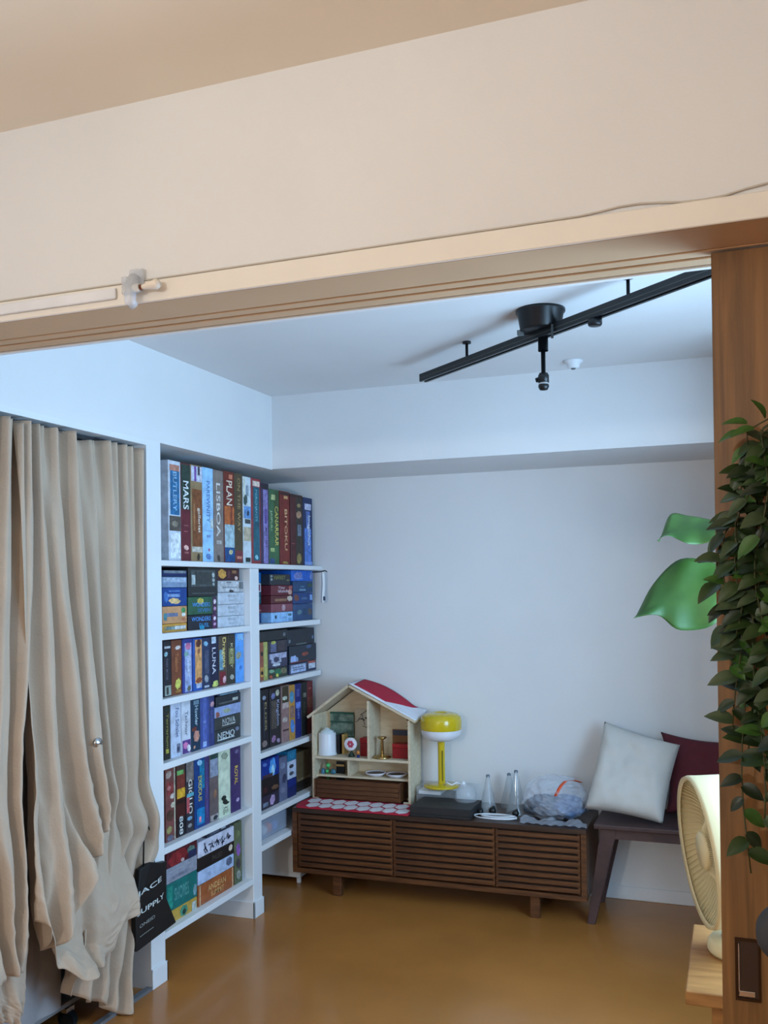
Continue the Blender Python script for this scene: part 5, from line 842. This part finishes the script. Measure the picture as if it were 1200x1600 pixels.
# grey covered rack in the closet with casters
rk = thing('covered_rack', 'grey fabric covered rack on casters inside the closet', 'rack', (-2.25, 2.55, 0))
def cov(u, v):
    a = 2 * math.pi * u
    x = -2.28 + 0.135 * max(-1, min(1, 1.35 * math.cos(a))); y = 2.46 + 0.16 * max(-1, min(1, 1.35 * math.sin(a)))
    return (x + 0.006 * math.sin(a * 9 + v * 3), y + 0.006 * math.cos(a * 11), 1.2 - 1.10 * v)
MB().grid(cov, 60, 16).build('fabric_cover', M_GREY, rk)
MB().box(-2.42, -2.15, 2.31, 2.94, 0.085, 0.10).build('base_plate', mat('grey shelf metal', (120, 120, 122), 0.5), rk)
for x, y in ((-2.165, 2.66), (-2.165, 2.92), (-2.40, 2.34), (-2.40, 2.92)):
    MB().cyl((x, y - 0.012, 0.032), (x, y + 0.012, 0.032), 0.032, 24).build('caster_wheel', M_BLACK, rk)
    MB().cyl((x, y, 0.05), (x, y, 0.085), 0.008).box(x - 0.012, x + 0.012, y - 0.02, y + 0.02, 0.06, 0.075).build('caster_fork', M_CHROME, rk)
wc = tag(MB().box(-2.58, -2.13, 2.03, 2.24, 0.0005, 0.24).build('storage_bin', mat('lavender white plastic', (206, 208, 222), 0.5), loc=(-2.35, 2.13, 0), bevel=0.008, seg=2), 'white plastic storage bin on the closet floor at the left edge', 'bin')

# black bag hanging by the pier
bgx = -2.055
bagt = thing('black_shop_bag', 'black bag with white lettering hanging beside the lowest bookcase shelf', 'bag', (-2.04, 2.97, 0.21))
pts = [(2.868, 0.2), (3.121, 0.222), (3.06, 0.335), (3.069, 0.47), (3.02, 0.478), (2.955, 0.498), (2.90, 0.485), (2.868, 0.33)]
def bp3(y, z): return -2.052 + 0.02 * (0.5 - z) + 0.006 * math.sin(y * 30)
MB().prism([(bp3(y, z), y, z) for y, z in pts], (0.022, 0, 0)).build('bag_body', mat('black paper', (20, 20, 21), 0.55), bagt, bevel=0.003, seg=2)
MB().tube([(-2.042, 2.93, 0.48), (-2.045, 2.94, 0.6), (-2.062, 2.955, 0.68), (-2.047, 2.985, 0.6), (-2.042, 3.0, 0.478)], 0.003).build('handle', M_BLACK, bagt)
def bagtext(s_, y0, z0, y1, z1, h, m, name='lettering'):
    tv_, tf_ = text(s_); vs_ = []
    for a, b in tv_:
        y = y0 + (y1 - y0) * a; z = z0 + (z1 - z0) * a + h * b
        vs_.append((-2.052 + 0.02 * (0.5 - z) + 0.0235 + 0.006 * math.sin(y * 30) + 0.002, y, z))
    MB().add(vs_, tf_).build(name, m, bagt, recalc=False)
M_LET = mat('white lettering', (200, 208, 206), 0.6)
bagtext("'JACE", 2.872, 0.385, 3.015, 0.408, 0.024, M_LET)
bagtext('SUPPLY', 2.872, 0.323, 3.03, 0.347, 0.019, M_LET)
bagtext('ONEID', 2.885, 0.278, 2.965, 0.293, 0.012, mat('grey lettering', (130, 136, 134), 0.6))
bagtext('-------', 2.885, 0.247, 2.955, 0.260, 0.003, mat('grey lettering', (130, 136, 134), 0.6))

# ------------------------------------------------------------------ cord and clip on the header
cd_ = MB(); cp_ = []
for i in range(60):
    x = -1.75 + 1.87 * i / 59
    z = HZ + 0.0425
    if x > -0.20: z = HZ + 0.0445 + 0.0045 * math.sin((x + 0.2) * 30) * (1 if x < -0.02 else 1.3) + 0.02 * max(0, x)
    cp_.append((x, HY0 - 0.004, z))
cd_.tube(cp_, 0.0016, 6)
tag(cd_.build('thin_cord', mat('pale cord', (196, 188, 176), 0.6), loc=(-0.8, HY0 - 0.003, HZ + 0.043)), 'thin pale cord running along the beige head lining', 'cord')
cv = tag(MB().box(-1.78, -1.115, HY0 - 0.013, HY0 - 0.0062, HZ + 0.012, HZ + 0.034).build('cable_cover', mat('white plastic', (224, 226, 230), 0.35), loc=(-1.4, HY0 - 0.01, HZ + 0.02), bevel=0.003, seg=2), 'white cable cover strip at the left end of the head lining', 'cable cover')
ck = thing('clear_hook', 'clear plastic hook holding a small white bulb on the door head', 'hook', (-1.06, HY0 - 0.008, HZ + 0.02))
M_HOOK = mat('clear hook plastic', (214, 220, 230), 0.1, alpha=0.4, spec=0.8)
MB().box(-1.085, -1.052, HY0 - 0.012, HY0 - 0.0062, HZ + 0.022, HZ + 0.064).build('back_plate', M_HOOK, ck, bevel=0.002)
MB().box(-1.101, -1.087, HY0 - 0.014, HY0 - 0.0065, HZ + 0.018, HZ + 0.052).build('side_tab', M_HOOK, ck, bevel=0.002)
MB().tube([(-1.068, HY0 - 0.016, HZ + 0.045), (-1.068, HY0 - 0.030, HZ + 0.02), (-1.066, HY0 - 0.034, HZ - 0.005), (-1.064, HY0 - 0.024, HZ - 0.012)], [0.012, 0.012, 0.011, 0.009], 10).build('hook_arm', M_HOOK, ck)
MB().cyl((-1.082, HY0 - 0.030, HZ + 0.018), (-1.046, HY0 - 0.030, HZ + 0.020), 0.008).build('bulb_socket', mat('white plastic', (224, 226, 230), 0.35), ck)
MB().lathe((-1.044, HY0 - 0.030, HZ + 0.020), [(0, 0), (0.005, 0), (0.005, 0.006), (0.007, 0.02), (0.010, 0.034), (0.007, 0.04), (0, 0.041)], 16, (1, 0, 0.06)).build('bulb', mat('milky bulb', (230, 220, 206), 0.25), ck)
MB().cyl((-1.046, HY0 - 0.030, HZ + 0.020), (-1.041, HY0 - 0.030, HZ + 0.0202), 0.0055).build('collar', mat('copper collar', (150, 90, 60), 0.4, metal=0.7), ck)

# ------------------------------------------------------------------ plants
def leaf_mesh(name, m, L_, W_, fold=0.25, droop=0.25, nu=4, nv=6, tipw=0.0, wav=0.0, heart=0.0):
    def fn(u, v):
        s_ = 2 * u - 1
        wd = W_ / 2 * (math.sin(math.pi * min(1, (v * 0.94 + 0.06)) ** 0.8)) ** 0.8 + tipw * (1 - v)
        x = s_ * wd
        y = L_ * v - heart * L_ * (abs(s_) ** 1.5) * (1 - v) ** 2
        z = fold * abs(x) - droop * L_ * v * v + wav * math.sin(v * 16 + s_ * 3) * abs(s_)
        return (x, y, z)
    return MB().grid(fn, nu, nv).mesh(name, m)
def orient(ob, d, upv, parent_rot=None):
    d = Vector(d).normalized(); x = d.cross(Vector(upv))
    if x.length < 1e-3: x = d.orthogonal()
    x.normalize(); z = x.cross(d)
    ob.rotation_euler = Matrix((x, d, z)).transposed().to_euler()
iv = thing('hanging_ivy', 'trailing ivy with small dark green leaves hanging in front of the sliding door', 'plant', (0.21, 1.5, 1.71))
lm_ = [leaf_mesh('leaf', mat('ivy leaf %d' % i, c, 0.45, var=0.2, scale=40), 0.037 * s_, 0.022 * s_, 0.35, 0.3) for i, (c, s_) in enumerate((((30, 46, 20), 1.0), ((42, 62, 26), 1.12), ((24, 38, 20), 0.9), ((56, 92, 34), 1.0), ((62, 78, 52), 1.05)))]
stem = MB(); rnd = random.Random(11)
strands = [  # (x at top, x lower, z top, z end, y)
    (0.02, -0.012, 1.735, 1.36, 1.575), (0.035, 0.000, 1.73, 1.27, 1.570), (0.05, 0.012, 1.74, 1.045, 1.580),
    (0.06, 0.030, 1.74, 1.13, 1.560), (0.07, 0.045, 1.73, 1.19, 1.575), (0.08, 0.058, 1.74, 1.25, 1.550), (0.03, -0.020, 1.70, 1.40, 1.600), (0.055, 0.020, 1.72, 1.22, 1.595), (0.09, 0.07, 1.72, 1.10, 1.57), (0.045, 0.035, 1.73, 1.38, 1.545), (0.06, 0.005, 1.72, 1.42, 1.56), (0.07, 0.025, 1.72, 1.42, 1.585)]
nleaf = 0
for k, (xa, xb_, z0, z1, yy) in enumerate(strands):
    P = [Vector((0.17 - 0.01 * k % 0.04, 1.51, 1.725)), Vector(((0.17 + xa) / 2, (1.51 + yy) / 2, z0 + 0.035))]
    n_ = 14
    for i in range(n_ + 1):
        t = i / n_
        P.append(Vector((xa + (xb_ - xa) * min(1, t * 2.2) + 0.008 * math.sin(t * 9 + k * 2), yy + 0.008 * math.sin(t * 7 + k), z0 + (z1 - z0) * t)))
    stem.tube(P, 0.0013, 5)
    ln = z0 - z1; cnt = int(ln / 0.0172)
    for j in range(cnt):
        t = (j + rnd.random() * 0.6) / cnt
        f = 2 + t * n_; i0 = min(int(f), len(P) - 2); p = P[i0].lerp(P[i0 + 1], f - i0)
        if p.z < 1.33 and rnd.random() < 0.22: continue
        side = -1 if j % 2 else 1
        d = Vector((side * rnd.uniform(0.4, 1.0), rnd.uniform(-0.75, 0.15), rnd.uniform(-0.7, 0.35)))
        if nleaf < 296:
            lo = piece('leaf', rnd.choice(lm_), iv, p); orient(lo, d, (rnd.uniform(-.3, .3), -0.75, 0.7)); nleaf += 1
            s_ = rnd.uniform(0.85, 1.2); lo.scale = (s_, s_, s_)
for q, d in (((0.02, 1.57, 1.745), (-1, -0.1, 0.28)), ((0.012, 1.575, 1.732), (-1, 0, -0.12)), ((0.03, 1.56, 1.735), (-0.8, -0.3, -0.1)), ((0.045, 1.565, 1.75), (-0.2, -0.4, 0.6))):
    lo = piece('leaf', lm_[3], iv, q); orient(lo, d, (0, -0.6, 0.8))
stem.build('stems', mat('ivy stem', (60, 62, 30), 0.6), iv)
MB().lathe((0.21, 1.5, 1.58), [(0, 0), (0.06, 0), (0.085, 0.13), (0.088, 0.135), (0.08, 0.135), (0.07, 0.12), (0, 0.12)], 28).build('pot', mat('white pot', (214, 212, 206), 0.5), iv)
for a in (0, 2.1, 4.2):
    MB().tube([(0.21 + 0.082 * math.cos(a), 1.5 - 0.0 + 0.036 * math.sin(a), 1.71), (0.21, 1.5, 2.2), (0.21, 1.5, ZF)], 0.0015, 5).build('hanging_cord', mat('pale cord', (196, 188, 176), 0.6), iv)

fp = thing('fiddle_leaf_fig', 'potted fig with large bright green leaves behind the sliding door', 'plant', (0.25, 2.9, 0))
M_FIG = mat('fig leaf', (42, 78, 24), 0.5, var=0.12, scale=9, rgb2=(62, 98, 36))
MB().lathe((0.25, 2.9, 0), [(0, 0), (0.11, 0), (0.14, 0.26), (0.145, 0.27), (0.13, 0.27), (0.12, 0.24), (0, 0.24)], 32).build('pot', mat('dark pot', (60, 58, 56), 0.6), fp)
trunk = [(0.25, 2.9, 0.24), (0.24, 2.89, 0.8), (0.22, 2.88, 1.3), (0.2, 2.87, 1.75), (0.19, 2.86, 1.98)]
MB().tube(trunk, [0.012, 0.011, 0.009, 0.007, 0.004], 10).build('trunk', mat('fig bark', (96, 78, 58), 0.8), fp)
figm = leaf_mesh('leaf', M_FIG, 0.24, 0.20, 0.12, 0.12, 8, 14, wav=0.008, heart=0.15)
def fig_leaf(base, d, upv, sc):
    j = MB().tube([(0.21, 2.875, base[2] + 0.02), ((0.21 + base[0]) / 2, (2.875 + base[1]) / 2, base[2] + 0.03), base], 0.003, 6).build('petiole', mat('fig petiole', (90, 120, 50), 0.5), fp)
    lo = piece('leaf', figm, fp, base); orient(lo, d, upv); lo.scale = (sc, sc, sc)
def big_leaf(upper, mid, lower, yb, lean):
    def pl_(pts, v):
        f = v * (len(pts) - 1); k = min(int(f), len(pts) - 2); f -= k
        p0 = pts[max(0, k - 1)]; p1 = pts[k]; p2 = pts[k + 1]; p3 = pts[min(len(pts) - 1, k + 2)]
        return [0.5 * (2 * p1[i] + (p2[i] - p0[i]) * f + (2 * p0[i] - 5 * p1[i] + 4 * p2[i] - p3[i]) * f * f + (3 * p1[i] - p0[i] - 3 * p2[i] + p3[i]) * f ** 3) for i in (0, 1)]
    def fn(u, v):
        m = pl_(mid, v); s_ = 2 * u - 1
        e = pl_(upper if s_ > 0 else lower, v); w_ = abs(s_)
        x = m[0] + (e[0] - m[0]) * w_; z = m[1] + (e[1] - m[1]) * w_
        y = yb - 0.06 * v * v + lean * s_ + 0.02 * w_ * w_ + 0.006 * math.sin(v * 22 + s_) * w_
        return (x, y, z)
    lf = MB().grid(fn, 16, 24).build('leaf', M_FIG, fp, solid=0.0006)
    base = (mid[0][0], yb, mid[0][1])
    MB().tube([(0.215, 2.875, base[2] + 0.02), (0.1, 2.80, base[2] + 0.04), base], 0.003, 6).build('petiole', mat('fig petiole', (90, 120, 50), 0.5), fp)
big_leaf([(-0.02, 1.50), (-0.045, 1.548), (-0.145, 1.566), (-0.22, 1.495), (-0.2678, 1.4025)], [(-0.02, 1.50), (-0.085, 1.482), (-0.155, 1.462), (-0.215, 1.436), (-0.2678, 1.4025)], [(-0.02, 1.50), (-0.05, 1.39), (-0.145, 1.368), (-0.205, 1.41), (-0.2678, 1.4025)], 2.76, 0.03)
big_leaf([(-0.02, 1.655), (-0.06, 1.675), (-0.12, 1.688), (-0.172, 1.692), (-0.2, 1.615)], [(-0.02, 1.655), (-0.08, 1.650), (-0.13, 1.648), (-0.175, 1.64), (-0.2, 1.615)], [(-0.02, 1.655), (-0.055, 1.614), (-0.115, 1.604), (-0.17, 1.628), (-0.2, 1.615)], 2.76, 0.05)
for b, d, s_ in (((0.27, 2.80, 1.72), (0.5, -0.9, -0.2), 0.6), ((0.2, 2.86, 1.96), (0.1, -0.3, 1), 0.7)):
    fig_leaf(b, d, (0.1, -0.5, 0.8), s_)

# ------------------------------------------------------------------ chair at the right edge, pendant lamp of the front room
oc = thing('office_chair', 'dark grey office chair at the right edge in front of the sliding door', 'chair', (0.33, 1.15, 0))
M_CH = mat('charcoal mesh', (48, 50, 54), 0.7, var=0.06)
def rounded(c, hx, hy, hz, p=4.0, nu=28, nv=18):
    def sg(v, e): return math.copysign(abs(v) ** (2 / e), v)
    return lambda u, v: (c[0] + hx * sg(math.sin(math.pi * v), p) * sg(math.cos(2 * math.pi * u), p), c[1] + hy * sg(math.sin(math.pi * v), p) * sg(math.sin(2 * math.pi * u), p), c[2] + hz * sg(math.cos(math.pi * v), p))
MB().grid(rounded((0.33, 1.10, 0.47), 0.25, 0.25, 0.045), 28, 18).build('seat', M_CH, oc, merge=True)
MB().grid(rounded((0.26, 1.31, 0.79), 0.2335, 0.028, 0.19, 3.4), 40, 28).build('backrest', M_CH, oc, merge=True)
MB().grid(rounded((0.18, 1.31, 1.050), 0.163, 0.030, 0.056, 2.6), 40, 28).build('headrest', M_CH, oc, merge=True)
MB().tube([(0.2, 1.33, 0.95), (0.2, 1.33, 1.04)], 0.012).build('headrest_post', M_BLACK, oc)
MB().tube([(0.30, 1.22, 0.45), (0.30, 1.36, 0.48), (0.30, 1.355, 0.8)], 0.018).build('back_support', M_BLACK, oc)
for x in (0.085, 0.575):
    MB().tube([(x + 0.02 * (1 if x < 0.3 else -1), 1.12, 0.46), (x, 1.12, 0.52), (x, 1.12, 0.64)], 0.014).build('arm_post', M_BLACK, oc)
    MB().grid(rounded((x, 1.10, 0.655), 0.035, 0.12, 0.016), 20, 12).build('arm_pad', M_CH, oc, merge=True)
MB().cyl((0.33, 1.10, 0.08), (0.33, 1.10, 0.43), 0.025).build('gas_lift', M_BLACK, oc)
for i in range(5):
    a = i * 2 * math.pi / 5 + 0.3
    e = (0.33 + 0.27 * math.cos(a), 1.10 + 0.27 * math.sin(a))
    MB().tube([(0.33, 1.10, 0.09), (e[0], e[1], 0.065)], [0.024, 0.016]).build('base_spoke', M_BLACK, oc)
    MB().cyl((e[0] - 0.02 * math.sin(a), e[1] + 0.02 * math.cos(a), 0.026), (e[0] + 0.02 * math.sin(a), e[1] - 0.02 * math.cos(a), 0.026), 0.026).build('caster', M_BLACK, oc)
pd = thing('pendant_lamp', 'small pendant lamp hanging at the far end of the front room', 'lamp', (-1.0, -1.9, ZF))
MB().lathe((-1.0, -1.9, ZF), [(0, 0), (0.05, 0), (0.05, -0.02), (0, -0.025)], 24).build('canopy', M_WHITE, pd)
MB().cyl((-1.0, -1.9, ZF - 0.02), (-1.0, -1.9, 1.98), 0.003, 8).build('cord', M_WHITE, pd)
MB().cyl((-1.0, -1.9, 1.98), (-1.0, -1.9, 1.945), 0.018).build('socket', M_WHITE, pd)
fl = thing('added_uplight', 'added uplight stand with shallow bowl, unseen, brightening the front room ceiling', 'lamp', (-0.75, 0.25, 0))  # out-of-frame stand added to carry the ceiling fill light
MB().lathe((-0.75, 0.25, 0), [(0, 0), (0.12, 0), (0.12, 0.015), (0.02, 0.025), (0, 0.025)], 32).build('base', M_BLACK, fl)
MB().cyl((-0.75, 0.25, 0.02), (-0.75, 0.25, 1.80), 0.010, 12).build('pole', M_BLACK, fl)
MB().lathe((-0.75, 0.25, 1.80), [(0, 0), (0.05, 0.005), (0.13, 0.05), (0.16, 0.095), (0.157, 0.095), (0.127, 0.053), (0.05, 0.01), (0, 0.008)], 40).build('bowl', M_WHITE, fl)
